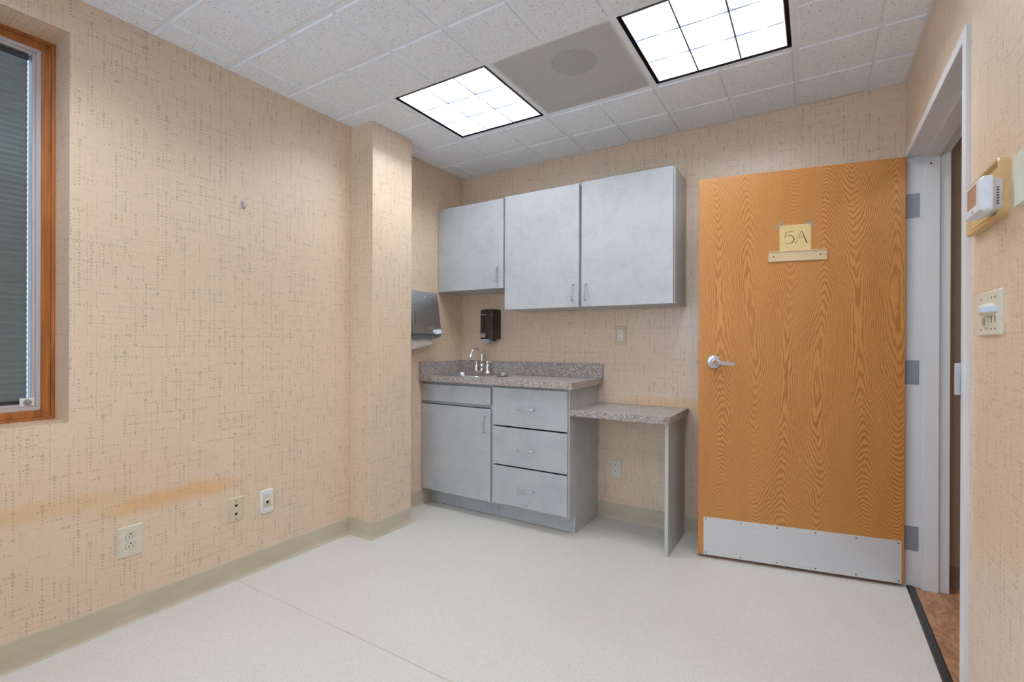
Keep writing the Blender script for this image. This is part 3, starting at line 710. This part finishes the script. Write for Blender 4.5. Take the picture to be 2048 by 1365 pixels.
# --- upper cabinets
UY = 2.761
u1 = thing('wall_cabinet', 'short grey-blue single-door wall cabinet above the soap dispenser', 'cabinet', (0, 0, 0), group='grey-blue wall cabinets')
carcass(u1, XL+0.002, -1.785, 1.520, 2.128, UY+0.020, YB-0.001)
d = front(u1, 'door', XL+0.004, -1.791, 1.520, 2.127, UY); pull(d, -1.833, 1.614, UY, True)
u2 = thing('wall_cabinet', 'large grey-blue wall cabinet with two tall doors, nearest the oak door', 'cabinet', (0, 0, 0), group='grey-blue wall cabinets')
carcass(u2, -1.783, -0.661, 1.370, 2.135, UY+0.020, YB-0.001)
bx(-1.245, -1.210, UY+0.0215, UY+0.040, 1.39, 2.115).build('divider', M_lam, u2)
d = front(u2, 'door', -1.779, -1.236, 1.371, 2.134, UY); pull(d, -1.273, 1.462, UY, True)
d = front(u2, 'door', -1.217, -0.668, 1.371, 2.137, UY); pull(d, -1.188, 1.460, UY, True)
# --- countertop with a hole for the sink
CT0, CT1, CF, CR = 0.878, 0.917, 2.556, -1.184
SX0, SX1, SY0, SY1 = -2.300, -1.925, 2.660, 2.960
ct = thing('countertop', 'speckled grey-brown laminate countertop on the grey base cabinets', 'countertop', (0, 0, 0))
mb = MB()
mb.box(XL+0.0005, SX0, CF, YB-0.0005, CT0, CT1); mb.box(SX1, CR, CF, YB-0.0005, CT0, CT1)
mb.box(SX0, SX1, CF, SY0, CT0, CT1); mb.box(SX0, SX1, SY1, YB-0.0005, CT0, CT1)
bmesh.ops.remove_doubles(mb.bm, verts=mb.bm.verts[:], dist=1e-5)
mb.build('top', M_stone, ct)
bx(XL+0.020, CR, YB-0.020, YB-0.0005, CT1, 1.011).build('backsplash', M_stone, ct, 0.001)
bx(XL+0.0005, XL+0.020, CF+0.002, YB-0.0005, CT1, 1.011).build('side_splash', M_stone, ct, 0.001)
# --- sink
sk = thing('sink', 'small stainless steel sink set into the speckled countertop', 'sink', (0, 0, 0))
def rr(x0, x1, y0, y1, r, z, n=6): return [(a, c, z) for a, b_, c in [(p[0], 0, p[2]) for p in rrect(x0, x1, y0, y1, r, 0, n)]]
mb = MB()
e = 0.018
mb.rings([rr(SX0-e, SX1+e, SY0-e, SY1+e, 0.055, CT1+0.0003), rr(SX0-e+0.003, SX1+e-0.003, SY0-e+0.003, SY1+e-0.003, 0.052, CT1+0.0040),
          rr(SX0+0.006, SX1-0.006, SY0+0.006, SY1-0.006, 0.045, CT1+0.0040), rr(SX0+0.010, SX1-0.010, SY0+0.010, SY1-0.010, 0.042, CT1-0.004),
          rr(SX0+0.022, SX1-0.022, SY0+0.022, SY1-0.022, 0.040, CT1-0.130), rr(SX0+0.045, SX1-0.045, SY0+0.045, SY1-0.045, 0.030, CT1-0.146)], cap0=False)
mb.build('basin', M_steel, sk)
mb = MB(); mb.lathe(((SX0+SX1)/2, (SY0+SY1)/2, CT1-0.1455), (0, 0, 1), [(0.040, 0), (0.038, 0.003), (0.025, 0.001), (0.0, 0.0005)], seg=28, cap1=False)
mb.build('drain', M_chrome, sk)
# --- faucet
FXc, FYc, FZ = -2.134, 3.000, CT1+0.0002
fa = thing('faucet', 'chrome gooseneck faucet with two lever handles behind the sink', 'faucet', (FXc, FYc, FZ))
def ell(cx_, cy_, a, b_, z, n=36): return [(cx_+a*math.copysign(abs(math.cos(2*math.pi*i/n))**0.7, math.cos(2*math.pi*i/n)), cy_+b_*math.copysign(abs(math.sin(2*math.pi*i/n))**0.9, math.sin(2*math.pi*i/n)), z) for i in range(n)]
mb = MB(); mb.rings([ell(0, 0, 0.078, 0.028, 0), ell(0, 0, 0.077, 0.027, 0.014), ell(0, 0, 0.072, 0.023, 0.022)])
mb.build('base', M_chrome, fa)
mb = MB(); mb.lathe((0, 0, 0.018), (0, 0, 1), [(0.021, 0), (0.021, 0.012), (0.0165, 0.018), (0.0215, 0.030), (0.0205, 0.046), (0.015, 0.058), (0.0165, 0.064), (0.0100, 0.070)], seg=24)
path = [(0, 0, 0.085)] + [(0, 0, 0.085+0.03*i) for i in (1, 2)]
R_ = 0.050
for i in range(0, 13):
    a = math.radians(180*i/12*0.94); path.append((-0.25*R_*(1-math.cos(a)), -R_*(1-math.cos(a)), 0.145+R_*math.sin(a)*0.85))
mb.tube(path, 0.0092, seg=14)
e_ = Vector(path[-1]); dr = (Vector(path[-1])-Vector(path[-2])).normalized()
mb.lathe(e_ - dr*0.002, dr, [(0.0085, 0), (0.0105, 0.012), (0.0125, 0.026), (0.0145, 0.030), (0.0145, 0.038), (0.010, 0.041)], seg=20)
mb.build('spout', M_chrome, fa)
for s_, dz_, yy in ((-1, 0.006, -0.012), (1, -0.002, -0.012)):
    mb = MB(); cx_ = 0.051*s_
    mb.lathe((cx_, 0, 0.016), (0, 0, 1), [(0.020, 0), (0.0205, 0.010), (0.018, 0.016), (0.0205, 0.028), (0.0175, 0.046), (0.0115, 0.058), (0.0135, 0.064), (0.0115, 0.074), (0.006, 0.080), (0, 0.081)], seg=22, cap1=False)
    mb.tube([(cx_, 0, 0.088), (cx_+s_*0.02, yy*0.4, 0.089+dz_*0.3), (cx_+s_*0.045, yy, 0.090+dz_*0.8), (cx_+s_*0.058, yy*1.2, 0.090+dz_)], [0.0070, 0.0058, 0.0052, 0.0072], seg=12)
    mb.build('lever_handle', M_chrome, fa)
# --- strainer on the counter
st = thing('sink_strainer', 'round metal sink strainer on the countertop right of the sink', 'strainer', (-1.815, 2.80, CT1))
mb = MB(); mb.lathe((0, 0, 0.0002), (0, 0, 1), [(0.028, 0), (0.042, 0.004), (0.043, 0.006), (0.036, 0.007), (0.026, 0.004), (0, 0.004)], seg=32, cap1=False); mb.build('rim', M_steel, st)
mb = MB(); mb.lathe((0, 0, 0.004), (0, 0, 1), [(0.005, 0), (0.005, 0.010), (0.016, 0.013), (0.016, 0.017), (0.010, 0.019), (0, 0.019)], seg=20, cap1=False); mb.build('knob', M_coolw, st)

# --- low desk
dk = thing('desk', 'low speckled laminate desk ledge between the drawer cabinet and oak door', 'desk', (0, 0, 0))
mb = MB(); rad = 0.045; pts = [(-1.2185, YB-0.0005), (-1.2185, 2.600)]
for i in range(7):
    a = math.radians(-90+90*i/6); pts.append((-0.643-rad+rad*math.cos(a), 2.600+rad+rad*math.sin(a)))
pts.append((-0.643, YB-0.0005))
mb.prism([(x, y, 0.719) for x, y in pts], (0, 0, 0.039))
mb.build('desktop', M_stone, dk, 0.0006)
lg = bx(-0.681, -0.662, 2.653, 3.036, 0, 0.719).build('leg_panel', M_lam, dk, 0.0006)
bx(-0.681, -0.662, 2.651, 2.653, 0, 0.719).build('edge_band', M_edge, lg)

# ================================================================ WALL FITTINGS
LEFT, RIGHT, BACK = math.radians(90), math.radians(-90), 0.0
# local frame of every fitting: x right, z up, -y out of the wall, origin at the plate centre on the wall
def plate_mesh(w_, h_, t=0.005, m_=None, r=0.003):
    mb_ = MB()
    mb_.rings([rrect(-w_/2, w_/2, -h_/2, h_/2, r, 0), rrect(-w_/2, w_/2, -h_/2, h_/2, r, -t*0.4), rrect(-w_/2+0.003, w_/2-0.003, -h_/2+0.003, h_/2-0.003, r, -t)], m_, cap0=True, smooth=False)
    return mb_
def disc(parent, nm, x, z, y, r, h, m_, seg=16, label=None):
    mb_ = MB(); mb_.lathe((x, y, z), (0, -1, 0), [(r, 0), (r*0.9, h), (0, h)], seg=seg, cap1=False); return mb_.build(nm, m_, parent, label=label)
def slots(parent, zc, y, m_=None):
    mb_ = MB(); h = 0.0003
    mb_.box(-0.0075, -0.0052, y-h, y, zc-0.0065, zc+0.0035); mb_.box(0.0052, 0.0072, y-h, y, zc-0.0055, zc+0.0030)
    mb_.cyl((0, y, zc+0.0095), (0, -1, 0), 0.0030, h, seg=12)
    return mb_.build('slots', M_black, parent)
def duplex(name, label, loc, rz, w_, h_, mplate, mrec):
    t = thing(name, label, 'outlet', loc, rz, 'power outlets')
    plate_mesh(w_, h_, 0.0055).build('plate', mplate, t)
    for zc in (0.0195, -0.0195):
        mb_ = MB()
        def cap(r, zz): 
            pts_ = []
            for i in range(32):
                a = 2*math.pi*i/32; x = r*math.cos(a); z = r*math.sin(a); z = max(-r*0.80, min(r*0.80, z)); pts_.append((x, zz, zc+z))
            return pts_
        mb_.rings([cap(0.0178, -0.0050), cap(0.0178, -0.0058)], M_blacktxt, smooth=False)
        mb_.rings([cap(0.0170, -0.0055), cap(0.0168, -0.0068)], mrec, smooth=False)
        rc = mb_.build('receptacle', mrec, t)
        slots(rc, zc, -0.0068)
    disc(t, 'screw', 0, 0, -0.0055, 0.003, 0.0008, mrec)
    return t
duplex('power_outlet', 'white duplex outlet low on the left wall, below the yellow stain', (XL, 0.860, 0.335), LEFT, 0.084, 0.124, M_offwhite, M_offwhite)
duplex('power_outlet', 'ivory duplex outlet on the back wall in the knee space below the desk', (-1.097, YB, 0.324), BACK, 0.077, 0.122, M_offwhite, M_white)
# decorator outlet above the counter
t = thing('power_outlet', 'ivory outlet with a white rectangular insert above the countertop end', 'outlet', (-1.068, YB, 1.197), BACK, 'power outlets')
plate_mesh(0.076, 0.122, 0.0055).build('plate', M_ivory, t)
mb = MB(); mb.box(-0.0168, 0.0168, -0.0075, -0.0045, -0.0335, 0.0335); rc = mb.build('receptacle', M_white, t, 0.0008)
slots(rc, 0.016, -0.0075); slots(rc, -0.022, -0.0075)
disc(t, 'indicator', 0.012, 0.027, -0.0075, 0.0015, 0.0006, mat_emit('green_indicator', (0.4, 1, 0.1), 1.2), 8)
for z in (0.050, -0.050): disc(t, 'screw', 0, z, -0.0055, 0.003, 0.0008, M_ivory)
# telephone plate
t = thing('phone_jack_plate', 'ivory wall plate with two dark phone jacks on the left wall', 'wall plate', (XL, 1.284, 0.341), LEFT)
plate_mesh(0.072, 0.115, 0.006).build('plate', M_ivory, t)
for z in (0.0185, -0.0215):
    mb = MB(); mb.prism([(-0.0065, -0.006, z+0.005), (0.0065, -0.006, z+0.005), (0.0065, -0.006, z-0.001), (0.0025, -0.006, z-0.007), (-0.0025, -0.006, z-0.007), (-0.0065, -0.006, z-0.001)], (0, -0.0005, 0))
    mb.build('jack', M_black, t)
for z in (0.039, -0.045): disc(t, 'screw', 0, z, -0.006, 0.0032, 0.001, scr)
# data plate
t = thing('data_jack_plate', 'white framed data jack plate nearest the pillar on the left wall', 'wall plate', (XL, 1.439, 0.339), LEFT)
mb = plate_mesh(0.068, 0.117, 0.010, r=0.006); mb.build('plate', M_white, t)
mb = MB(); mb.box(-0.024, 0.024, -0.0112, -0.0098, -0.048, 0.048); mb.build('insert', M_offwhite, t, 0.0005)
for z in (0.0385, -0.0385):
    mb = MB(); mb.box(-0.022, 0.022, -0.0122, -0.011, z-0.006, z+0.006); mb.build('label_window', M_coolw, t, 0.0004, label='bright clear label window')
mb = MB(); mb.box(-0.018, 0.016, -0.0165, -0.011, -0.012, 0.010); mb.build('jack_housing', M_offwhite, t, 0.0006)
mb = MB(); mb.box(-0.010, 0.004, -0.0170, -0.0165, -0.007, 0.004); mb.box(-0.006, 0.000, -0.0170, -0.0165, -0.010, -0.007); mb.build('jack', M_black, t)
# coat hook
t = thing('wall_hook', 'small metal hook high on the left wall', 'hook', (XL, 1.313, 1.812), LEFT)
mb = MB(); mb.lathe((0, 0, 0.014), (0, -1, 0), [(0.0075, 0), (0.0070, 0.0025), (0.004, 0.004), (0, 0.004)], seg=18, cap1=False)
mb.tube([(0, -0.003, 0.014), (0, -0.004, 0.0), (0, -0.005, -0.012), (0, -0.010, -0.019), (0, -0.017, -0.018), (0, -0.021, -0.011)], [0.0032, 0.0030, 0.0030, 0.0032, 0.0032, 0.0040], seg=10)
mb.build('hook', M_hinge, t)
# wall anchors on the back wall
for x, l in ((-0.881, 'tiny white wall anchor above the desk, left one nearer the outlet'), (-0.698, 'tiny white wall anchor above the desk, right one nearer the door')):
    t = thing('wall_anchor', l, 'wall anchor', (x, YB, 1.140), BACK, 'wall anchors above the desk')
    mb = MB(); mb.lathe((0, 0, 0), (0, -1, 0), [(0.0062, 0), (0.0055, 0.0018), (0.003, 0.0018)], seg=14, cap1=True); mb.build('collar', M_white, t)
    disc(t, 'hole', 0, 0, -0.0018, 0.0022, 0.0003, M_black, 10)

# ---------------------------------------------------------------- paper towel dispenser
PTY, PTZ0, PTZ1 = 2.505, 1.175, 1.497
t = thing('paper_towel_dispenser', 'stainless steel paper towel dispenser on the left wall beside the sink', 'dispenser', (XL, PTY, PTZ0), LEFT)
W2, Hh = 0.140, PTZ1-PTZ0
mb = MB()   # tapered cabinet: thicker towards the bottom
mb.prism([(-W2, 0, 0.028), (-W2, 0, Hh), (-W2, -0.092, Hh), (-W2, -0.132, 0.034), (-W2, -0.112, 0.028)], (2*W2, 0, 0))
mb.build('cover', M_steel, t, 0.0015)
mb = MB(); mb.prism([(-W2+0.001, 0, 0.0275), (-W2+0.001, -0.112, 0.0275), (-W2+0.001, -0.134, 0.033), (-W2+0.001, -0.128, 0.016), (-W2+0.001, -0.085, 0.0), (-W2+0.001, 0, 0.002)], (2*W2-0.002, 0, 0))
mb.build('tray', mat_brushed('dark_steel', (0.30, 0.33, 0.37), 0.3), t, 0.001)
mb = MB()
def tf(z, o=0.0): return -(0.092+0.040*(Hh-z)/(Hh-0.034))-o     # front surface depth at height z
mb.lathe((0.0, tf(0.285), 0.285), (0, -1, 0.12), [(0.0075, 0), (0.0070, 0.003), (0, 0.0035)], seg=20, cap1=False)
mb.build('lock', M_chrome, t)
mb = MB()
sl = [(-0.110, z_) for z_ in (0.090, 0.120, 0.150, 0.180)]
mb.rings([[(x-0.002, tf(z_, -0.001), z_), (x+0.002, tf(z_, -0.001), z_), (x+0.002, tf(z_, 0.0004), z_), (x-0.002, tf(z_, 0.0004), z_)] for x, z_ in sl], smooth=False)
mb.build('view_slot', M_black, t)
# embossed lettering, an unreadable row of small raised marks in the photo
mb = MB(); x = 0.005
for k, wd in enumerate((0.011, 0.006, 0.008, 0.005, 0.008, 0.007, 0.008)):
    z_ = 0.072; hgt = 0.010 if k == 0 else 0.006
    mb.box(x, x+0.0016, tf(z_)-0.0008, tf(z_)+0.002, z_-hgt/2, z_+hgt/2)
    if k % 2 == 0: mb.box(x, x+wd*0.7, tf(z_)-0.0008, tf(z_)+0.002, z_-0.0008, z_+0.0008)
    x += wd+0.0018
mb.build('maker_mark', M_chrome, t, label='small raised maker mark')
# hanging towel
tw = thing('paper_towel', 'white folded paper towel hanging out below the steel dispenser', 'paper towel', (XL, PTY, PTZ0), LEFT)
mb = MB(); rows = []; n1, n2 = 12, 8
for j in range(n2+1):
    row = []
    for i in range(n1+1):
        a = i/n1; bq = j/n2
        x = -0.120+0.215*a + 0.010*bq*a; drop = (0.088-0.040*a**1.6)
        z_ = 0.010 - drop*bq; y_ = -0.070-0.020*math.sin(bq*2.6)-0.012*math.sin(a*5+bq*2)*bq
        row.append((x, y_, z_))
    rows.append(row)
V = [[mb.bm.verts.new(p) for p in r_] for r_ in rows]
for j in range(n2):
    for i in range(n1):
        f_ = mb.bm.faces.new((V[j][i], V[j][i+1], V[j+1][i+1], V[j+1][i])); f_.smooth = True
o = mb.build('sheet', M_paper, tw); sd = o.modifiers.new('thickness', 'SOLIDIFY'); sd.thickness = 0.0012
# crumpled scrap resting on the dispenser lip
cs = thing('crumpled_wrapper', 'crumpled white scrap tucked at the corner of the towel dispenser', 'wrapper', (XL, PTY, PTZ0), LEFT)
mb = MB(); rnd = random.Random(3)
V = [[mb.bm.verts.new((0.048+0.082*i/7+0.008*(rnd.random()-0.5), -0.1350-0.011*rnd.random()+0.004*j/4, 0.032+0.036*j/4*(0.75+0.3*rnd.random())+0.004*(rnd.random()-0.5))) for i in range(8)] for j in range(5)]
for j in range(4):
    for i in range(7): mb.bm.faces.new((V[j][i], V[j][i+1], V[j+1][i+1], V[j+1][i]))
o = mb.build('scrap', M_coolw, cs); sd = o.modifiers.new('thickness', 'SOLIDIFY'); sd.thickness = 0.0008; sd.offset = 1

# ---------------------------------------------------------------- soap dispenser
t = thing('soap_dispenser', 'dark smoked plastic soap dispenser on the back wall above the sink', 'dispenser', (-2.056, YB, 1.176), BACK)
mb = MB(); w_, hgt, dp = 0.118, 0.220, 0.108
def sect(z, s=1.0, d_=dp):
    w2 = w_/2*s; r = 0.014
    pts_ = [(-w2, 0, z), (w2, 0, z)]
    for i in range(5):
        a = math.radians(0-90*i/4); pts_.append((w2-r+r*math.cos(a), -(d_-r)+r*math.sin(a), z))
    for i in range(5):
        a = math.radians(-90-90*i/4); pts_.append((-w2+r+r*math.cos(a), -(d_-r)+r*math.sin(a), z))
    return pts_
mb.rings([sect(0), sect(hgt-0.016), sect(hgt-0.008, 0.985, dp-0.003), sect(hgt-0.002, 0.93, dp-0.010), sect(hgt, 0.85, dp-0.02)])
mb.build('housing', M_smoke, t)
mb = MB(); mb.box(-0.040, 0.040, -0.085, -0.004, 0.060, 0.195); mb.build('refill', M_soapin, t, 0.01, 3)
mb = MB(); mb.box(-0.060, 0.060, -dp-0.0015, -0.002, 0.052, 0.056); mb.build('seam_band', M_soapin, t)
mb = MB(); mb.box(-0.049, -0.006, -dp-0.0012, -dp, 0.010, 0.044); lb = mb.build('label', simple('label_grey', s2l(120, 108, 98), 0.5), t, label='small grey printed label')
mb = MB(); mb.box(-0.046, -0.010, -dp-0.0016, -dp-0.0012, 0.026, 0.029); mb.box(-0.044, -0.014, -dp-0.0016, -dp-0.0012, 0.018, 0.020); mb.build('print', M_white_print, lb)
cu = bpy.data.curves.new('lettering', 'FONT'); cu.body = 'Softsoap'; cu.size = 0.0135; cu.extrude = 0.0002; cu.align_x = 'LEFT'
to = bpy.data.objects.new('lettering', cu); COL.objects.link(to)
dg = bpy.context.evaluated_depsgraph_get(); me = bpy.data.meshes.new_from_object(to.evaluated_get(dg)); bpy.data.objects.remove(to)
me.materials.clear(); me.materials.append(M_white_print)
to = bpy.data.objects.new('lettering', me); COL.objects.link(to); to.parent = t; to.location = (-0.050, -dp-0.0006, 0.176); to.rotation_euler = (math.pi/2, 0, 0); to['label'] = 'white lettering'
mb = MB(); mb.rings([[(-0.046, -0.030, 0), (0.022, -0.030, 0), (0.022, -0.106, 0), (-0.046, -0.106, 0)], [(-0.043, -0.035, -0.022), (0.019, -0.035, -0.022), (0.019, -0.104, -0.022), (-0.043, -0.104, -0.022)], [(-0.034, -0.045, -0.034), (0.010, -0.045, -0.034), (0.010, -0.098, -0.034), (-0.034, -0.098, -0.034)]], smooth=False)
mb.build('push_bar', M_soapbar, t, 0.003, label='pale grey push bar')
mb = MB(); mb.cyl((0.034, -0.045, -0.016), (0, 0, 1), 0.013, 0.016, seg=16); mb.build('nozzle', M_soapin, t)

# ---------------------------------------------------------------- thermostat on the right wall
t = thing('thermostat', 'white thermostat on a tan backplate right of the doorway', 'thermostat', (XR, 1.683, 1.513), RIGHT)
# local x runs towards the camera side of the wall
w_, hgt = 0.284, 0.138
mb = MB()
mb.rings([rrect(-w_/2, w_/2, -hgt/2, hgt/2, 0.016, 0), rrect(-w_/2, w_/2, -hgt/2, hgt/2, 0.016, -0.016), rrect(-w_/2+0.003, w_/2-0.003, -hgt/2+0.003, hgt/2-0.003, 0.014, -0.019),
          rrect(-w_/2+0.007, w_/2-0.007, -hgt/2+0.007, hgt/2-0.007, 0.011, -0.019), rrect(-w_/2+0.009, w_/2-0.009, -hgt/2+0.009, hgt/2-0.009, 0.010, -0.010)])
mb.build('backplate', M_tan, t, label='tan plastic backplate')
mb = MB(); mb.rings([rrect(-w_/2+0.022, w_/2-0.020, -hgt/2+0.016, hgt/2-0.016, 0.004, -0.0095), rrect(-w_/2+0.023, w_/2-0.021, -hgt/2+0.017, hgt/2-0.017, 0.004, -0.0125)], smooth=False)
mb.build('raised_panel', M_tan, t)
for x in (-w_/2+0.018, w_/2-0.018):
    for z in (-hgt/2+0.018, hgt/2-0.018): disc(t, 'screw', x, z, -0.0125, 0.0035, 0.002, M_chrome, 12)
x0, x1, z0, z1 = 0.043, 0.168, -0.060, 0.022
x0, x1 = 1.683-1.640, 1.683-1.515
mb = MB()
yb_, ym_, yf_ = -0.0125, -0.040, -0.056
mb.rings([rrect(x0+0.010, x1-0.024, z0+0.006, z1-0.006, 0.006, yb_), rrect(x0+0.006, x1-0.010, z0+0.003, z1-0.003, 0.006, -0.033), rrect(x0, x1, z0, z1, 0.007, -0.034), rrect(x0, x1, z0, z1, 0.007, -0.049), rrect(x0+0.005, x1-0.005, z0+0.005, z1-0.005, 0.005, yf_)])
bd = mb.build('body', M_coolw, t)
mb = MB(); mb.box(x0+0.018, x1-0.030, yf_-0.0004, yf_, z0+0.022, z1-0.010); mb.build('screen', M_screen, bd, label='pinkish grey display')
mb = MB(); 
for k in range(7): mb.box(x1-0.0200, x1-0.0155, -0.025, -0.020, z0+0.016+0.0062*k, z0+0.0185+0.0062*k)
mb.build('vent_slots', M_blacktxt, bd)
mb = MB(); mb.lathe(((x0+x1)/2, yf_, z0+0.011), (0, -1, 0), [(0.0045, 0), (0.0045, 0.0003), (0, 0.0003)], seg=20, cap1=False, sx=2.0); mb.build('logo', simple('pale_grey_mark', s2l(180, 182, 190), 0.4), bd)

# ---------------------------------------------------------------- light switch plate
t = thing('light_switch', 'off-white switch plate with a beige guarded toggle right of the doorway', 'switch', (XR, 1.673, 1.225), RIGHT)
plate_mesh(0.182, 0.112, 0.007).build('plate', M_offwhite, t)
for x in (-0.055, 0.030, 0.058):
    for z in (0.038, -0.040): disc(t, 'screw', x, z, -0.007, 0.0028, 0.0008, scr, 10)
for x in (0.030, 0.058): bx(x-0.003, x+0.003, -0.0074, -0.007, -0.024, -0.008).build('slot', M_blacktxt, t)
mb = MB(); mb.box(-0.012, 0.006, -0.012, -0.007, -0.036, -0.007); sw = mb.build('toggle_block', M_offwhite, t, 0.001)
mb = MB(); mb.box(-0.008, 0.002, -0.017, -0.012, -0.030, -0.012); mb.build('toggle', simple('toggle_brown', s2l(176, 146, 118), 0.4), sw, 0.001)
def pill(z, k, cx=0.006, a_=0.050, d_=0.017): return [(cx+a_*k*math.cos(math.pi*i/16), -0.0065-d_*k*math.sin(math.pi*i/16), z) for i in range(17)]
mb = MB(); mb.rings([pill(-0.007, 0.55), pill(-0.004, 0.82), pill(0.002, 1.0)]); mb.rings([pill(0.015, 1.0), pill(0.021, 0.82), pill(0.025, 0.5)])
mb.build('guard_cap', M_offwhite, t, label='rounded beige guard')
mb = MB(); mb.rings([pill(0.002, 1.03), pill(0.015, 1.03)]); mb.box(0.045, 0.078, -0.0085, -0.007, 0.001, 0.013)
mb.build('blue_band', M_blue, t, label='pale blue band around the guard')
# plate cut by the right edge of the photo
t = thing('blank_wall_plate', 'pale green-white wall plate at the right edge of the photo', 'wall plate', (XR, 1.428, 1.501), RIGHT)
mb = plate_mesh(0.094, 0.116, 0.010); mb.build('plate', simple('pale_green_white', s2l(214, 218, 200), 0.4), t)
for z in (0.042, -0.042): disc(t, 'screw', 0, z, -0.010, 0.003, 0.0008, M_white, 10)

# ================================================================ CEILING FIXTURES
def ceiling_light(label):
    """2x2 ft parabolic fixture, origin at the centre of its opening at ceiling height"""
    t = thing('ceiling_light', label, 'ceiling light', (0, 0, 0), 0, 'square ceiling lights')
    a = 0.2925; mb_ = MB()
    for s_ in (-1, 1):
        mb_.box(s_*a, s_*(a-0.0015), -a, a, 0.000, 0.116); mb_.box(-a, a, s_*a, s_*(a-0.0015), 0.000, 0.116)
        mb_.box(s_*(a-0.0015), s_*(a-0.018), -a, a, 0.040, 0.0415); mb_.box(-a, a, s_*(a-0.0015), s_*(a-0.018), 0.040, 0.0415)
    mb_.build('housing', M_blackgap, t, label='black recessed rim')
    b = a-0.016; D0, D1 = 0.002, 0.045; mb_ = MB()
    for s_ in (-1, 1):
        # outer louver walls, leaning so that they face down and in
        mb_.prism([(s_*b, -b, D0), (s_*(b-0.0030), -b, D0), (s_*(b-0.009), -b, D1), (s_*b, -b, D1)], (0, 2*b, 0))
        mb_.prism([(-b, s_*b, D0), (-b, s_*(b-0.0030), D0), (-b, s_*(b-0.009), D1), (-b, s_*b, D1)], (2*b, 0, 0))
    lf = mb_.build('louver_frame', M_louver, t)
    c = 2*b/3
    for ax_ in (0, 1):
        for k in (-0.5, 0.5):
            p = k*c; mb_ = MB(); e0, e1 = 0.0008, 0.0085
            if ax_ == 0: mb_.prism([(p-e0, -b+0.004, D0+0.001), (p+e0, -b+0.004, D0+0.001), (p+e1*0.6, -b+0.004, 0.028), (p+e1, -b+0.004, D1), (p-e1, -b+0.004, D1), (p-e1*0.6, -b+0.004, 0.028)], (0, 2*b-0.008, 0))
            else: mb_.prism([(-b+0.004, p-e0, D0+0.0012), (-b+0.004, p+e0, D0+0.0012), (-b+0.004, p+e1*0.6, 0.028), (-b+0.004, p+e1, D1-0.0004), (-b+0.004, p-e1, D1-0.0004), (-b+0.004, p-e1*0.6, 0.028)], (2*b-0.008, 0, 0))
            if ax_ == 0: mb_.box(p-0.0034, p+0.0034, -b+0.004, b-0.004, D0, D0+0.0016, M_lipshade)
            else: mb_.box(-b+0.004, b-0.004, p-0.0030, p+0.0030, D0-0.0002, D0+0.0055, M_lipshade)
            mb_.build('louver_blade', M_louver, t)
    mb_ = MB()
    mb_.prism([(-b, -b, D1+0.001), (-b+0.03, -b, 0.088), (b-0.03, -b, 0.088), (b, -b, D1+0.001), (b, -b, 0.090), (-b, -b, 0.090)], (0, 2*b, 0))
    for s_ in (-1, 1): mb_.box(-b, b, s_*b, s_*(b-0.008), D1+0.001, 0.090)
    mb_.build('reflector', M_reflector, t)
    for k in (-1, 0, 1):
        mb_ = MB(); mb_.cyl((k*c, -b+0.012, 0.062), (0, 1, 0), 0.0130, 2*b-0.024, seg=12); mb_.build('lamp_tube', M_lamp, t)
    mb_ = MB(); mb_.box(-a, a, -a, a, 0.112, 0.118); mb_.build('top_cover', M_grid, t)
    return t
cxs = lambda i: GX[i]+0.3048
cys = lambda j: GY[j]+0.3048
L0 = ceiling_light('square lit ceiling light nearest the pillar, left of the perforated vent')
L0.location = (cxs(1), cys(5), CZ)
for (i, j), lb_ in (((3, 5), 'square lit ceiling light right of the perforated vent, cut by the top of the photo'), ((1, 2), 'lit ceiling light over the camera end of the room, window side'), ((3, 2), 'lit ceiling light over the camera end of the room, hall side')):
    c_ = copy_tree(L0); c_.location = (cxs(i), cys(j), CZ); c_['label'] = lb_
# perforated air vent between the two lights
t = thing('ceiling_vent', 'square perforated ceiling vent between the two lights', 'ceiling vent', (cxs(2), cys(5), CZ))
a = 0.2925
mb = MB(); mb.box(-a, a, -a, a, 0.0, 0.0012); mb.build('perforated_face', M_perf, t, label='perforated white metal face')
mb = MB()
for s_ in (-1, 1): mb.box(s_*a, s_*(a-0.002), -a, a, 0.0012, 0.065); mb.box(-a, a, s_*a, s_*(a-0.002), 0.0012, 0.065)
n = 40; ro = 0.112; top = [[], []]
mb.rings([[(-a, -a, 0.060)]*0 or [(ro*math.cos(2*math.pi*i/n), ro*math.sin(2*math.pi*i/n), 0.060) for i in range(n)], [((a-0.002)*max(-1, min(1, 1.5*math.cos(2*math.pi*i/n))), (a-0.002)*max(-1, min(1, 1.5*math.sin(2*math.pi*i/n))), 0.060) for i in range(n)]], cap0=False, cap1=False, smooth=False)
mb.build('pan', M_ductin, t)
mb = MB(); mb.rings([[(ro*math.cos(2*math.pi*i/n), ro*math.sin(2*math.pi*i/n), z) for i in range(n)] for z in (0.058, 0.14)], cap0=False)
mb.build('duct_neck', M_neck, t)

# unseen hallway lamp, added to light the closed hallway
hl = thing('added_hall_light', 'unseen square ceiling light added to light the hallway beyond the doorway', 'ceiling light', (1.35, 1.6, CZ))
mb = MB(); mb.box(-0.29, 0.29, -0.29, 0.29, -0.012, -0.0005); mb.build('frame', M_grid, hl)
mb = MB(); mb.box(-0.27, 0.27, -0.27, 0.27, -0.014, -0.012); mb.build('diffuser', M_hlamp, hl)
